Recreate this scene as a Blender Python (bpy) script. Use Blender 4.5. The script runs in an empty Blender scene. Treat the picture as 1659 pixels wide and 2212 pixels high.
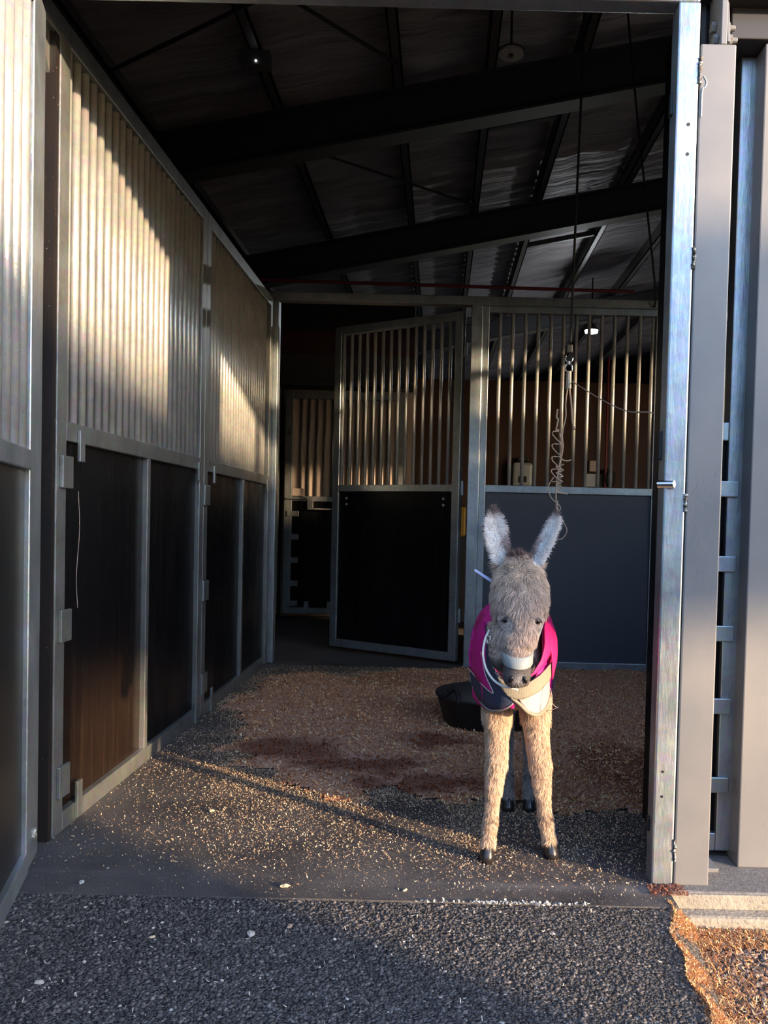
import bpy, bmesh, math, random
import numpy as np
from mathutils import Vector, Matrix
from math import pi, sin, cos, radians, sqrt

# ------------------------------------------------------------------ camera, light, exposure
S = bpy.context.scene
COL = S.collection
random.seed(4)
RNG = np.random.default_rng(7)
W0, H0, F0 = 1659.0, 2212.0, 1750.0
cd = bpy.data.cameras.new('camera'); cam = bpy.data.objects.new('camera', cd); COL.objects.link(cam)
cd.sensor_fit = 'VERTICAL'; cd.sensor_height = 36.0; cd.lens = 36.0 * F0 / H0
cd.shift_x = (W0 / 2 - 948.8) / H0; cd.shift_y = (1177.0 - H0 / 2) / H0
cd.clip_start = 0.05; cd.clip_end = 200
cam.matrix_world = Matrix.Translation((0, 0, 1.0)) @ Matrix.Rotation(pi / 2 - 0.028, 4, 'X') @ Matrix.Rotation(0.0243, 4, 'Z')
S.camera = cam
S.view_settings.view_transform = 'Standard'; S.view_settings.look = 'None'
S.view_settings.gamma = 1.0; S.view_settings.use_curve_mapping = False
S.view_settings.exposure = 1.3

SUN_DIR = Vector((-0.815, 0.567, -0.160)).normalized()      # direction the light travels
world = bpy.data.worlds.new('sky'); S.world = world; world.use_nodes = True
wn = world.node_tree; wn.nodes.clear()
wo = wn.nodes.new('ShaderNodeOutputWorld'); wb = wn.nodes.new('ShaderNodeBackground')
sky = wn.nodes.new('ShaderNodeTexSky'); sky.sky_type = 'NISHITA'; sky.sun_disc = False
sky.sun_elevation = radians(20.0); sky.sun_rotation = math.atan2(-SUN_DIR.x, -SUN_DIR.y)
sky.air_density = 1.0; sky.dust_density = 0.6; sky.ozone_density = 2.5
wn.links.new(sky.outputs[0], wb.inputs[0]); wb.inputs[1].default_value = 0.33
wn.links.new(wb.outputs[0], wo.inputs[0])
sl = bpy.data.lights.new('sun', 'SUN'); sl.energy = 5.4; sl.angle = radians(1.1); sl.color = (1.0, 0.72, 0.43)
so = bpy.data.objects.new('sun', sl); COL.objects.link(so)
so.rotation_euler = SUN_DIR.to_track_quat('-Z', 'Y').to_euler()

# ------------------------------------------------------------------ materials
def mat(name, col=(.5, .5, .5), rough=.5, metal=0.0, spec=.5):
    m = bpy.data.materials.new(name); m.use_nodes = True
    b = m.node_tree.nodes['Principled BSDF']
    b.inputs['Base Color'].default_value = (*col, 1); b.inputs['Roughness'].default_value = rough
    b.inputs['Metallic'].default_value = metal; b.inputs['Specular IOR Level'].default_value = spec
    return m
class N:
    """short node builder"""
    def __init__(s, m): s.t = m.node_tree; s.b = s.t.nodes['Principled BSDF']; s.m = m
    def n(s, typ, **k):
        nd = s.t.nodes.new('ShaderNode' + typ)
        for a, v in k.items():
            if a.startswith('i_'):
                key = a[2:]; key = int(key) if key.isdigit() else key.replace('_', ' ')
                nd.inputs[key].default_value = v
            else: setattr(nd, a, v)
        return nd
    def l(s, a, b): s.t.links.new(a, b)
    def coord(s, scale=(1, 1, 1), rot=(0, 0, 0), kind='Object'):
        tc = s.n('TexCoord'); mp = s.n('Mapping'); mp.inputs['Scale'].default_value = scale; mp.inputs['Rotation'].default_value = rot
        s.l(tc.outputs[kind], mp.inputs[0]); return mp.outputs[0]
    def pos(s, scale=(1, 1, 1), rot=(0, 0, 0)):
        g = s.n('NewGeometry'); mp = s.n('Mapping'); mp.inputs['Scale'].default_value = scale; mp.inputs['Rotation'].default_value = rot
        s.l(g.outputs['Position'], mp.inputs[0]); return mp.outputs[0]
    def noise(s, vec, scale=5, detail=4, rough=.5):
        nd = s.n('TexNoise'); nd.inputs['Scale'].default_value = scale; nd.inputs['Detail'].default_value = detail
        nd.inputs['Roughness'].default_value = rough; s.l(vec, nd.inputs['Vector']); return nd.outputs['Fac']
    def ramp(s, fac, stops):
        r = s.n('ValToRGB'); e = r.color_ramp.elements
        while len(e) < len(stops): e.new(.5)
        for i, (p, c) in enumerate(stops):
            e[i].position = p; e[i].color = (*c, 1) if len(c) == 3 else c
        s.l(fac, r.inputs[0]); return r.outputs[0]
    def g(s, fac, lo, hi):
        return s.ramp(fac, [(lo, (0, 0, 0)), (hi, (1, 1, 1))])
    def mix(s, f, a, b, mode='MIX'):
        m = s.n('Mix', data_type='RGBA', blend_type=mode)
        for v, i in ((f, 0), (a, 6), (b, 7)):
            if isinstance(v, (int, float)): m.inputs[i].default_value = v
            elif isinstance(v, tuple): m.inputs[i].default_value = (*v, 1)
            else: s.l(v, m.inputs[i])
        return m.outputs[2]
    def math(s, op, a, b=0.0):
        m = s.n('Math', operation=op)
        for v, i in ((a, 0), (b, 1)):
            if isinstance(v, (int, float)): m.inputs[i].default_value = v
            else: s.l(v, m.inputs[i])
        return m.outputs[0]
    def bump(s, h, strength=.3, dist=.01, prev=None):
        b = s.n('Bump'); b.inputs['Strength'].default_value = strength; b.inputs['Distance'].default_value = dist
        s.l(h, b.inputs['Height'])
        if prev is not None: s.l(prev, b.inputs['Normal'])
        s.l(b.outputs[0], s.b.inputs['Normal']); return b.outputs[0]
    def color(s, c): s.l(c, s.b.inputs['Base Color'])
    def rough(s, c): s.l(c, s.b.inputs['Roughness'])

def galvanised(name, base=(.36, .40, .43), metal=.8, lo=.28, hi=.50, brush=True):
    m = mat(name, base, .4, metal); n = N(m)
    p = n.pos()
    v = n.n('TexVoronoi'); v.inputs['Scale'].default_value = 55; n.l(p, v.inputs['Vector'])
    a = n.noise(p, 7, 5, .6); b = n.noise(n.pos((1, 1, .25)), 22, 4, .6)
    sp = n.mix(.35, n.ramp(a, [(.3, tuple(x * .72 for x in base)), (.7, tuple(min(1, x * 1.18) for x in base))]),
               n.ramp(b, [(.35, tuple(x * .8 for x in base)), (.65, tuple(min(1, x * 1.2) for x in base))]))
    sp2 = n.mix(.18, sp, n.mix(.5, v.outputs['Color'], (.5, .5, .5)), 'OVERLAY')
    speck = n.g(n.noise(p, 160, 2, .5), .68, .74)
    n.color(n.mix(n.math('MULTIPLY', speck, .5), sp2, (.16, .15, .13)))
    n.rough(n.n('MapRange', i_3=lo, i_4=hi).outputs[0])
    mr = [x for x in n.t.nodes if x.type == 'MAP_RANGE'][0]; n.l(a, mr.inputs[0])
    if brush: h = n.noise(n.pos((70, 70, 14), (.0, .35, .0)), 1.0, 3, .6)
    else: h = n.noise(p, 45, 4, .6)
    n.bump(h, .3, .004)
    return m
M = {}
M['galv'] = galvanised('galvanised_steel')
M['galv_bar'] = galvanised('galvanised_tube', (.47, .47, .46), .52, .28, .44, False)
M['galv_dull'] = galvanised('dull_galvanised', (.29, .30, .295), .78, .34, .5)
M['grey_paint'] = mat('grey_paint', (.28, .27, .27), .38, .0, .5)
n = N(M['grey_paint']); nz = n.noise(n.pos(), 2.6, 5, .55)
n.color(n.ramp(nz, [(.35, (.155, .155, .16)), (.65, (.205, .195, .19))]))
n.rough(n.ramp(n.noise(n.pos((1, 1, .3)), 5, 5, .6), [(.3, (.22,) * 3), (.7, (.48,) * 3)])); n.bump(n.noise(n.pos(), 90, 3), .08, .002)
M['ply'] = mat('black_filmed_ply', (.012, .012, .014), .30, 0, .12)
n = N(M['ply']); a = n.noise(n.pos((9, 9, .5)), 3, 4, .6)
n.color(n.ramp(a, [(.35, (.003, .003, .004)), (.7, (.009, .008, .008))])); n.rough(n.ramp(n.noise(n.pos((4, 4, 1)), 3, 5, .7), [(.3, (.22,) * 3), (.75, (.5,) * 3)]))
sc = n.g(n.noise(n.pos((1, 1, 1)), 120, 2, .5), .75, .8)
M['ply_sun_worn'] = mat('sunlit_worn_ply', (.03, .02, .016), .35, 0, .22)
n = N(M['ply_sun_worn']); a = n.noise(n.pos((16, 16, .7)), 2.0, 5, .65)
g0 = n.n('NewGeometry'); sx = n.n('SeparateXYZ'); n.l(g0.outputs['Position'], sx.inputs[0])
zz = n.math('ADD', sx.outputs[2], n.math('MULTIPLY', n.math('SUBTRACT', n.noise(n.pos((2, 2, .5)), 3, 4, .6), .5), .35))
sun_wear = n.n('MapRange', i_1=.62, i_2=.22, i_3=0.0, i_4=1.0); n.l(zz, sun_wear.inputs[0])  # brown lower zone is mostly sunlight put into the colour, with mild wear
brn = n.ramp(a, [(.3, (.008, .0045, .0032)), (.55, (.015, .0085, .0056)), (.75, (.030, .018, .011))])
n.color(n.mix(n.math('MULTIPLY', sun_wear.outputs[0], .9), (.005, .0045, .005), brn)); n.rough(n.ramp(a, [(.3, (.16,) * 3), (.7, (.32,) * 3)]))
M['ply_door'] = mat('door_ply', (.010, .009, .009), .30, 0, .3)
M['board_brown'] = mat('rusty_brown_board', (.05, .03, .025), .6)
n = N(M['board_brown']); a = n.noise(n.pos((3, 3, 1)), 4, 6, .6); s_ = n.g(n.noise(n.pos(), 95, 2, .5), .70, .76)
n.color(n.mix(s_, n.ramp(a, [(.35, (.004, .003, .003)), (.65, (.011, .006, .005))]), (.14, .12, .105)))
M['navy_board'] = mat('grey_blue_board', (.045, .052, .07), .5)
M['dark_steel'] = mat('dark_steel', (.028, .028, .032), .55, .0)
M['purlin'] = mat('purlin_steel', (.085, .085, .085), .5, .2)
M['black_clad'] = mat('dark_cladding', (.006, .006, .008), .8)
M['brown_wall'] = mat('brown_back_wall', (.05, .02, .012), .8)
n = N(M['brown_wall']); n.color(n.ramp(n.noise(n.pos(), 1.5, 4), [(.3, (.045, .018, .010)), (.7, (.07, .030, .018))]))
M['beige_board'] = mat('beige_board', (.48, .37, .31), .7)
M['grey_band'] = mat('grey_band', (.05, .05, .052), .7)
M['red_band'] = mat('dark_red_band', (.035, .010, .010), .7)
M['red_pipe'] = mat('red_pipe', (.20, .015, .02), .45)
M['rubber'] = mat('black_rubber', (.010, .010, .012), .55)
M['cord_black'] = mat('black_cord', (.006, .006, .006), .7)
M['twine'] = mat('baling_twine', (.46, .36, .30), .8)
M['white_plastic'] = mat('white_plastic', (.45, .45, .44), .4)
M['lampwhite'] = mat('lamp_white', (.30, .28, .26), .5)
M['boxgrey'] = mat('box_grey', (.09, .09, .09), .5)
M['chrome'] = mat('bright_steel', (.75, .75, .75), .18, 1.0)
M['blackpaint'] = mat('black_paint', (.01, .01, .01), .5)
M['weld'] = mat('weld_bead', (.42, .38, .33), .4, .7)
n = N(M['weld']); n.bump(n.noise(n.pos(), 120, 3), .8, .006); n.color(n.ramp(n.noise(n.pos(), 100, 3), [(.4, (.10, .08, .06)), (.6, (.55, .52, .48))]))
def emis(name, col, st):
    m = mat(name, col, .5); b = m.node_tree.nodes['Principled BSDF']
    b.inputs['Emission Color'].default_value = (*col, 1); b.inputs['Emission Strength'].default_value = st; return m
M['led'] = emis('led_glow', (.9, .95, 1.0), 220)
M['led_small'] = emis('led_dot', (1, 1, 1), 4)

# foil roof lining
M['foil'] = mat('foil_lining', (.17, .15, .145), .58, .35)
n = N(M['foil']); wv = n.noise(n.pos((.7, 9, 1)), 1.3, 5, .6); w2 = n.noise(n.pos((5, 22, 1)), 1.0, 4, .7)
n.color(n.ramp(n.noise(n.pos((1, 4, 1)), 1.2, 3), [(.3, (.26, .245, .25)), (.7, (.48, .45, .455))]))
b1 = n.bump(wv, .8, .05); n.bump(w2, .5, .02, b1)
# rubber mat floor with dusty film
M['mat'] = mat('rubber_mat', (.03, .03, .034), .7)
n = N(M['mat'])
a = n.noise(n.pos(), 3.0, 6, .65); f = n.noise(n.pos(), 260, 3, .6); band = n.noise(n.pos((.6, 4, 1)), 1.6, 5, .6)
c0 = n.ramp(a, [(.32, (.024, .024, .030)), (.68, (.085, .076, .074))])
c1 = n.mix(n.g(f, .52, .72), c0, (.16, .142, .13))
sxm = n.n('SeparateXYZ'); n.l(n.pos(), sxm.inputs[0])
d1 = n.math('ABSOLUTE', n.math('SUBTRACT', n.math('ADD', sxm.outputs[1], n.math('MULTIPLY', n.math('SUBTRACT', band, .5), .12)), 2.225))
dust = n.n('MapRange', i_1=.045, i_2=.0, i_3=0.0, i_4=.5); n.l(d1, dust.inputs[0])
n.color(n.mix(n.math('MULTIPLY', dust.outputs[0], n.g(band, .42, .62)), c1, (.20, .19, .19)))
n.rough(n.ramp(a, [(.3, (.55,) * 3), (.7, (.85,) * 3)])); n.bump(f, .35, .003)
# asphalt
M['asphalt'] = mat('asphalt', (.05, .05, .05), .75)
n = N(M['asphalt'])
def vor(sc, feat='F1'):
    v = n.n('TexVoronoi', feature=feat); v.inputs['Scale'].default_value = sc
    wob = n.n('VectorMath', operation='ADD'); nn = n.n('TexNoise'); nn.inputs['Scale'].default_value = 60
    ms = n.n('VectorMath', operation='SCALE'); ms.inputs['Scale'].default_value = .006
    p = n.pos(); n.l(p, nn.inputs['Vector']); n.l(nn.outputs['Color'], ms.inputs[0]); n.l(p, wob.inputs[0]); n.l(ms.outputs[0], wob.inputs[1])
    n.l(wob.outputs[0], v.inputs['Vector']); return v
v1 = vor(88); v2 = vor(180)
st = n.mix(.5, n.ramp(v1.outputs['Distance'], [(.0, (1, 1, 1)), (.75, (0, 0, 0))]), n.ramp(v2.outputs['Distance'], [(.0, (1, 1, 1)), (.8, (0, 0, 0))]))
rc = n.n('SeparateColor'); n.l(v1.outputs['Color'], rc.inputs[0])
cb = n.ramp(rc.outputs[0], [(.0, (.035, .034, .038)), (.6, (.12, .112, .112)), (.93, (.21, .195, .19)), (1.0, (.42, .39, .36))])
big = n.noise(n.pos(), 2.2, 4, .6)
cb = n.mix(n.math('MULTIPLY', n.g(big, .38, .68), .5), cb, (.17, .15, .148))
cb = n.mix(n.g(st, .15, .5), (.012, .012, .014), cb)
n.color(cb); n.bump(st, 1.0, .014); n.rough(n.ramp(rc.outputs[1], [(0, (.45,) * 3), (1, (.8,) * 3)]))
# concrete
M['concrete'] = mat('concrete', (.42, .38, .33), .9)
n = N(M['concrete']); a = n.noise(n.pos(), 9, 6, .65); f = n.noise(n.pos(), 95, 4, .6)
n.color(n.mix(n.g(f, .30, .42), (.16, .14, .12), n.ramp(a, [(.3, (.25, .22, .18)), (.7, (.36, .32, .265))]))); n.bump(n.mix(.5, a, f), .7, .012)
M['slab'] = mat('slab_top', (.22, .21, .20), .85)
n = N(M['slab']); n.color(n.ramp(n.noise(n.pos(), 60, 5, .7), [(.3, (.10, .096, .092)), (.7, (.21, .195, .19))])); n.bump(n.noise(n.pos(), 120, 4), .4, .004)
M['dirt'] = mat('yard_ground', (.14, .11, .09), .95)
n = N(M['dirt']); n.color(n.ramp(n.noise(n.pos(), 14, 6, .7), [(.3, (.10, .075, .055)), (.7, (.26, .18, .12))])); n.bump(n.noise(n.pos(), 60, 4), .8, .02)
# wood shavings (colour per flake from an attribute)
def attr_mat(name, rough=.8, trans=0.0, attr='col'):
    m = mat(name, (.5, .4, .3), rough, 0, .25); n = N(m)
    a = n.n('Attribute'); a.attribute_name = attr; n.color(a.outputs['Color'])
    if trans:
        tr = n.n('BsdfTranslucent'); n.l(a.outputs['Color'], tr.inputs[0]); mx = n.n('MixShader'); mx.inputs[0].default_value = trans
        out = [x for x in n.t.nodes if x.type == 'OUTPUT_MATERIAL'][0]
        n.l(n.b.outputs[0], mx.inputs[1]); n.l(tr.outputs[0], mx.inputs[2]); n.l(mx.outputs[0], out.inputs[0])
    return m
M['flake'] = attr_mat('wood_flake', .8, .15)
M['stone'] = attr_mat('stone', .8)
M['fur'] = attr_mat('fur_hair', .65, .25)
M['skin'] = attr_mat('fur_base', .9)
M['bed'] = mat('damp_shavings', (.2, .12, .08), .95)
n = N(M['bed'])
f = n.noise(n.pos((1, 1.6, 1)), 130, 4, .7); a = n.noise(n.pos(), 2.6, 5, .6)
cA = n.ramp(f, [(.30, (.22, .10, .07)), (.5, (.58, .34, .24)), (.72, (.88, .60, .44))])
wet = None
for (cx, cy, rx, ry) in ((-.62, 3.42, .24, .17), (-.30, 3.22, .30, .12), (-.06, 3.02, .30, .11), (.0, 3.58, .17, .13), (.02, 4.3, .5, .25), (-.2, 5.0, .5, .3), (.75, 3.3, .2, .4)):
    mp = n.n('Mapping'); gg = n.n('NewGeometry'); nn = n.n('TexNoise'); nn.inputs['Scale'].default_value = 5
    n.l(gg.outputs['Position'], nn.inputs['Vector'])
    vs = n.n('VectorMath', operation='SCALE'); vs.inputs['Scale'].default_value = .36; n.l(nn.outputs['Color'], vs.inputs[0])
    va = n.n('VectorMath', operation='ADD'); n.l(gg.outputs['Position'], va.inputs[0]); n.l(vs.outputs[0], va.inputs[1])
    n.l(va.outputs[0], mp.inputs[0]); mp.inputs['Scale'].default_value = (1 / rx, 1 / ry, 0); mp.inputs['Location'].default_value = (-(cx + .18) / rx, -(cy + .18) / ry, 0)
    ln = n.n('VectorMath', operation='LENGTH'); n.l(mp.outputs[0], ln.inputs[0])
    mr = n.n('MapRange', i_1=1.15, i_2=.7, i_3=0.0, i_4=1.0 if cy < 4 else .5); n.l(ln.outputs['Value'], mr.inputs[0])
    wet = mr.outputs[0] if wet is None else n.math('MAXIMUM', wet, mr.outputs[0])
n.color(n.mix(n.math('MULTIPLY', wet, .85), cA, n.ramp(f, [(.3, (.09, .032, .018)), (.7, (.30, .115, .06))])))
n.bump(f, .5, .012)

# ------------------------------------------------------------------ mesh helpers
def tag(o, label=None, cat=None, group=None, kind=None):
    if label: o['label'] = label
    if cat: o['category'] = cat
    if group: o['group'] = group
    if kind: o['kind'] = kind
    return o
def empty(name, loc=(0, 0, 0), rz=0.0, label=None, cat=None, group=None):
    o = bpy.data.objects.new(name, None); COL.objects.link(o); o.empty_display_size = .1
    o.location = loc; o.rotation_euler = (0, 0, rz); tag(o, label, cat, group); return o
def finish(name, me, m, parent=None, bevel=0.0, smooth=False):
    """mesh coordinates are local to the parent (or world when there is none)"""
    if m is not None:
        for q in (m if isinstance(m, (list, tuple)) else [m]): me.materials.append(q)
    o = bpy.data.objects.new(name, me); COL.objects.link(o)
    if parent: o.parent = parent
    if bevel:
        b = o.modifiers.new('bevel', 'BEVEL'); b.width = bevel; b.segments = 2; b.limit_method = 'ANGLE'
    if smooth:
        me.polygons.foreach_set('use_smooth', [True] * len(me.polygons))
    return o
class MB:
    def __init__(s): s.bm = bmesh.new()
    def box(s, x0, x1, y0, y1, z0, z1):
        v = [s.bm.verts.new((x, y, z)) for z in (z0, z1) for y in (y0, y1) for x in (x0, x1)]
        for f in ((0, 2, 3, 1), (4, 5, 7, 6), (0, 1, 5, 4), (2, 6, 7, 3), (0, 4, 6, 2), (1, 3, 7, 5)): s.bm.faces.new([v[i] for i in f])
        return s
    def prism(s, poly, h0, h1, ax='y'):
        """extrude a 2-D polygon; ax = axis of extrusion"""
        def P(a, b, h): return {'y': (a, h, b), 'z': (a, b, h), 'x': (h, a, b)}[ax]
        lo = [s.bm.verts.new(P(a, b, h0)) for a, b in poly]; hi = [s.bm.verts.new(P(a, b, h1)) for a, b in poly]
        s.bm.faces.new(lo); s.bm.faces.new(hi[::-1]); k = len(poly)
        for i in range(k): s.bm.faces.new([lo[i], hi[i], hi[(i + 1) % k], lo[(i + 1) % k]])
        return s
    def cyl(s, p0, p1, r, seg=12, r1=None, cap=True):
        p0 = Vector(p0); p1 = Vector(p1); r1 = r if r1 is None else r1
        q = (p1 - p0).to_track_quat('Z', 'Y'); a = []; b = []
        for i in range(seg):
            d = q @ Vector((cos(2 * pi * i / seg), sin(2 * pi * i / seg), 0))
            a.append(s.bm.verts.new(p0 + d * r)); b.append(s.bm.verts.new(p1 + d * r1))
        for i in range(seg): s.bm.faces.new([a[i], a[(i + 1) % seg], b[(i + 1) % seg], b[i]])
        if cap: s.bm.faces.new(a[::-1]); s.bm.faces.new(b)
        return s
    def tube(s, pts, r, seg=8, cyc=False):
        pts = [Vector(p) for p in pts]; rings = []; k = len(pts); up = None
        for i, p in enumerate(pts):
            if cyc: t = pts[(i + 1) % k] - pts[i - 1]
            else: t = pts[min(i + 1, k - 1)] - pts[max(i - 1, 0)]
            t.normalize()
            if up is None: up = t.orthogonal().normalized()
            up = (up - t * up.dot(t)); up = up.normalized() if up.length > 1e-5 else t.orthogonal().normalized()
            sd = t.cross(up); rr = r[i] if isinstance(r, (list, tuple)) else r
            rings.append([s.bm.verts.new(p + (up * cos(2 * pi * j / seg) + sd * sin(2 * pi * j / seg)) * rr) for j in range(seg)])
        for i in range(k if cyc else k - 1):
            A = rings[i]; B = rings[(i + 1) % k]
            for j in range(seg): s.bm.faces.new([A[j], A[(j + 1) % seg], B[(j + 1) % seg], B[j]])
        if not cyc: s.bm.faces.new(rings[0][::-1]); s.bm.faces.new(rings[-1])
        return s
    def loft(s, secs, seg=16, ax='z'):
        """secs: (x, y, z, ra, rb); ring lies in the plane normal to ax"""
        rings = []
        for (x, y, z, ra, rb) in secs:
            R = []
            for j in range(seg):
                c = cos(2 * pi * j / seg); d = sin(2 * pi * j / seg)
                R.append(s.bm.verts.new((x + ra * c, y + rb * d, z) if ax == 'z' else (x + ra * c, y, z + rb * d)))
            rings.append(R)
        for A, B in zip(rings, rings[1:]):
            for j in range(seg): s.bm.faces.new([A[j], A[(j + 1) % seg], B[(j + 1) % seg], B[j]])
        s.bm.faces.new(rings[0][::-1]); s.bm.faces.new(rings[-1]); return s
    def mesh(s, name):
        bmesh.ops.recalc_face_normals(s.bm, faces=s.bm.faces[:]); me = bpy.data.meshes.new(name); s.bm.to_mesh(me); s.bm.free(); return me
    def build(s, name, m, parent=None, bevel=0.0, smooth=False): return finish(name, s.mesh(name), m, parent, bevel, smooth)
def catmull(pts, n=8):
    P = [Vector(p) for p in pts]; P = [P[0] * 2 - P[1]] + P + [P[-1] * 2 - P[-2]]; out = []
    for i in range(1, len(P) - 2):
        a, b, c, d = P[i - 1:i + 3]
        for k in range(n):
            t = k / n; out.append(.5 * ((2 * b) + (c - a) * t + (2 * a - 5 * b + 4 * c - d) * t * t + (3 * b - a - 3 * c + d) * t ** 3))
    out.append(P[-2]); return out
def struct(o): o['kind'] = 'structure'; return o

# ------------------------------------------------------------------ ground and building shell
struct(MB().box(-60, 60, -60, 30, -.30, -.10).build('yard_ground', M['dirt']))
# asphalt apron with a sloped, ragged right edge
bm = MB(); pts = []
ys = [-6 + .06 * i for i in range(int(8.12 / .06) + 1)] + [2.118]
L = []; 
for y in ys:
    e = (.575 + .13 * (y - 1.58)) if y > 0 else .37 + .012 * sin(y * 9) + .008 * sin(y * 31)
    L.append([bm.bm.verts.new(p) for p in ((-9, y, -.006), (-1.3, y, -.006), (e - .02, y, -.004), (e + .05, y, -.062), (e + .07, y, -.11))])
for A, B in zip(L, L[1:]):
    for i in range(4): bm.bm.faces.new([A[i], A[i + 1], B[i + 1], B[i]])
struct(bm.build('asphalt_apron', M['asphalt']))
struct(MB().box(-1.32, .655, 2.11, 6.0, -.08, 0).build('floor', M['mat'], None))
struct(MB().box(.655, 5.0, 2.46, 6.0, -.08, 0).build('floor', M['mat'], None))
struct(MB().box(-6, 8, 6.0, 21, -.08, -.001).build('floor', M['mat'], None))
struct(MB().box(-6, -1.32, 2.11, 6.0, -.08, 0).build('floor', M['mat'], None))
struct(MB().box(.655, 5.0, 2.205, 2.46, -.045, 0).build('slab_edge', [M['slab']], None, .006))
o = MB().box(.652, 5.0, 2.15, 2.46, -.30, -.045).build('concrete_step', M['concrete'], None, .01); struct(o)
o = MB().box(.652, 5.0, 2.195, 2.206, -.045, -.004).build('slab_face', M['concrete'], None, .003); struct(o)

def roofz(x): return 4.40 + .21 * x
# foil lined roof
bm = bmesh.new(); nx, ny = 90, 260; rows = []
for j in range(ny + 1):
    y = 1.4 + (21 - 1.4) * j / ny; r = []
    for i in range(nx + 1):
        x = -6 + 14 * i / nx
        sag = -.020 * abs(sin(x * 7.0)) + .018 * sin(y * 30 + 2.2 * sin(x * 1.7)) + random.uniform(-.007, .007)
        r.append(bm.verts.new((x, y, roofz(x) + sag)))
    rows.append(r)
for A, B in zip(rows, rows[1:]):
    for i in range(nx): bm.faces.new([A[i], B[i], B[i + 1], A[i + 1]])
me = bpy.data.meshes.new('ceiling'); bm.to_mesh(me); bm.free()
struct(finish('ceiling', me, M['foil'], None, 0, True))
struct(MB().prism([(-6.2, roofz(-6.2) + .05), (8.2, roofz(8.2) + .05), (8.2, roofz(8.2) + .12), (-6.2, roofz(-6.2) + .12)], 1.2, 21.2).build('roof_sheet', M['black_clad']))
# walls around the shed
struct(MB().box(-6.1, -6, 2.2, 21, -.1, 4).build('wall_left', M['black_clad']))
struct(MB().box(8, 8.1, 2.2, 21, -.1, 6.1).build('wall_right', M['black_clad']))
struct(MB().box(-6, 8, 21, 21.1, -.1, 1.2).build('wall_back', M['black_clad']))
struct(MB().prism([(-6, 3.60), (8, 3.60), (8, 6.1), (-6, 3.61)], 21, 21.1).build('wall_back', M['black_clad']))
struct(MB().box(-6, 1.0, 21, 21.1, 1.21, 3.59).build('wall_back', M['black_clad']))
def roofed(x0, x1, y0, y1, z0, off=.03): return MB().prism([(x0, z0), (x1, z0), (x1, roofz(x1) - off), (x0, roofz(x0) - off)], y0, y1)
struct(roofed(-6.0, 3.32, 2.304, 2.36, 2.49).build('wall_front', M['black_clad']))
struct(roofed(3.32, 8.0, 2.31, 2.36, 3.08).build('wall_front', M['black_clad']))
struct(MB().prism([(-6, -.1), (-1.20, -.1), (-1.20, 2.40), (-1.20, 2.56), (-6, 2.56)], 2.31, 2.36).build('wall_front', M['black_clad']))
# wall behind the aisle: brown board wall on the right, grey and red bands above the far stall on the left
struct(MB().box(-.30, 8, 8.30, 8.36, 0, 2.46).build('wall_aisle', M['brown_wall']))
struct(MB().box(-6, -.30, 8.30, 8.36, 0, 2.36).build('wall_aisle', M['beige_board']))
struct(MB().box(-6, -.30, 8.28, 8.36, 2.361, 2.67).build('trim_1', M['grey_band']))
struct(MB().box(-6, -.30, 8.27, 8.36, 2.671, 2.90).build('trim_2', M['red_band']))
struct(MB().box(-6, -.30, 8.29, 8.36, 2.901, 3.28).build('wall_aisle', M['black_clad']))
struct(MB().box(-6, -1.62, 8.05, 8.29, 0, 2.36).build('wall_aisle', M['black_clad']))

# ------------------------------------------------------------------ stall panels
def stall_panel(root, W, z0, z1, mlo, mhi, pw=.065, th=.05, bar_r=.0135, bar_xs=(), studs=(), lugs=(), board=None, botm=.06,
                frame=None, barm=None, boards=None, bolts=(), board_y=None, topw=None):
    frame = frame or M['galv']; barm = barm or M['galv_bar']; board = board or M['ply']; topw = topw or pw
    f = MB()
    f.box(0, pw, 0, th, z0, z1); f.box(W - pw, W, 0, th, z0, z1)
    f.box(pw, W - pw, 0, th, z1 - topw, z1); f.box(pw, W - pw, 0, th, mlo, mhi); f.box(pw, W - pw, 0, th, z0, z0 + botm)
    f.build('frame', frame, root, .003)
    for s in studs:
        MB().box(s - .016, s + .016, .002, th - .002, z0 + botm, mlo).build('stud', frame, root, .002)
    c = MB().cyl((0, 0, mhi - .005), (0, 0, z1 - topw + .005), bar_r, 14).mesh('bar')
    for i, x in enumerate(bar_xs):
        if i == 0: c.materials.append(barm)
        c.polygons.foreach_set('use_smooth', [len(p.vertices) == 4 for p in c.polygons])
        o = bpy.data.objects.new('bar', c); COL.objects.link(o); o.parent = root; o.location = (x, th / 2, 0)
    edges = [pw] + [s for s in studs] + [W - pw]; by = th * .45 if board_y is None else board_y
    for i, (a, b) in enumerate(zip(edges, edges[1:])):
        bmt = board[i] if isinstance(board, (list, tuple)) else board
        bd = MB().box(a + (.016 if i else 0), b - (.016 if i < len(studs) else 0), by, by + .018, z0 + botm, mlo).build('board', bmt, root)
        for (bx, bz) in bolts:
            if a < bx < b: MB().cyl((bx, by - .006, bz), (bx, by + .002, bz), .009, 10).build('bolt', M['galv'], bd)
    for (lx, lz, lw, lh) in lugs:
        MB().box(lx - lw / 2, lx + lw / 2, -.012, .0, lz - lh / 2, lz + lh / 2).build('lug', M['galv_dull'], root, .003)
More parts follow.
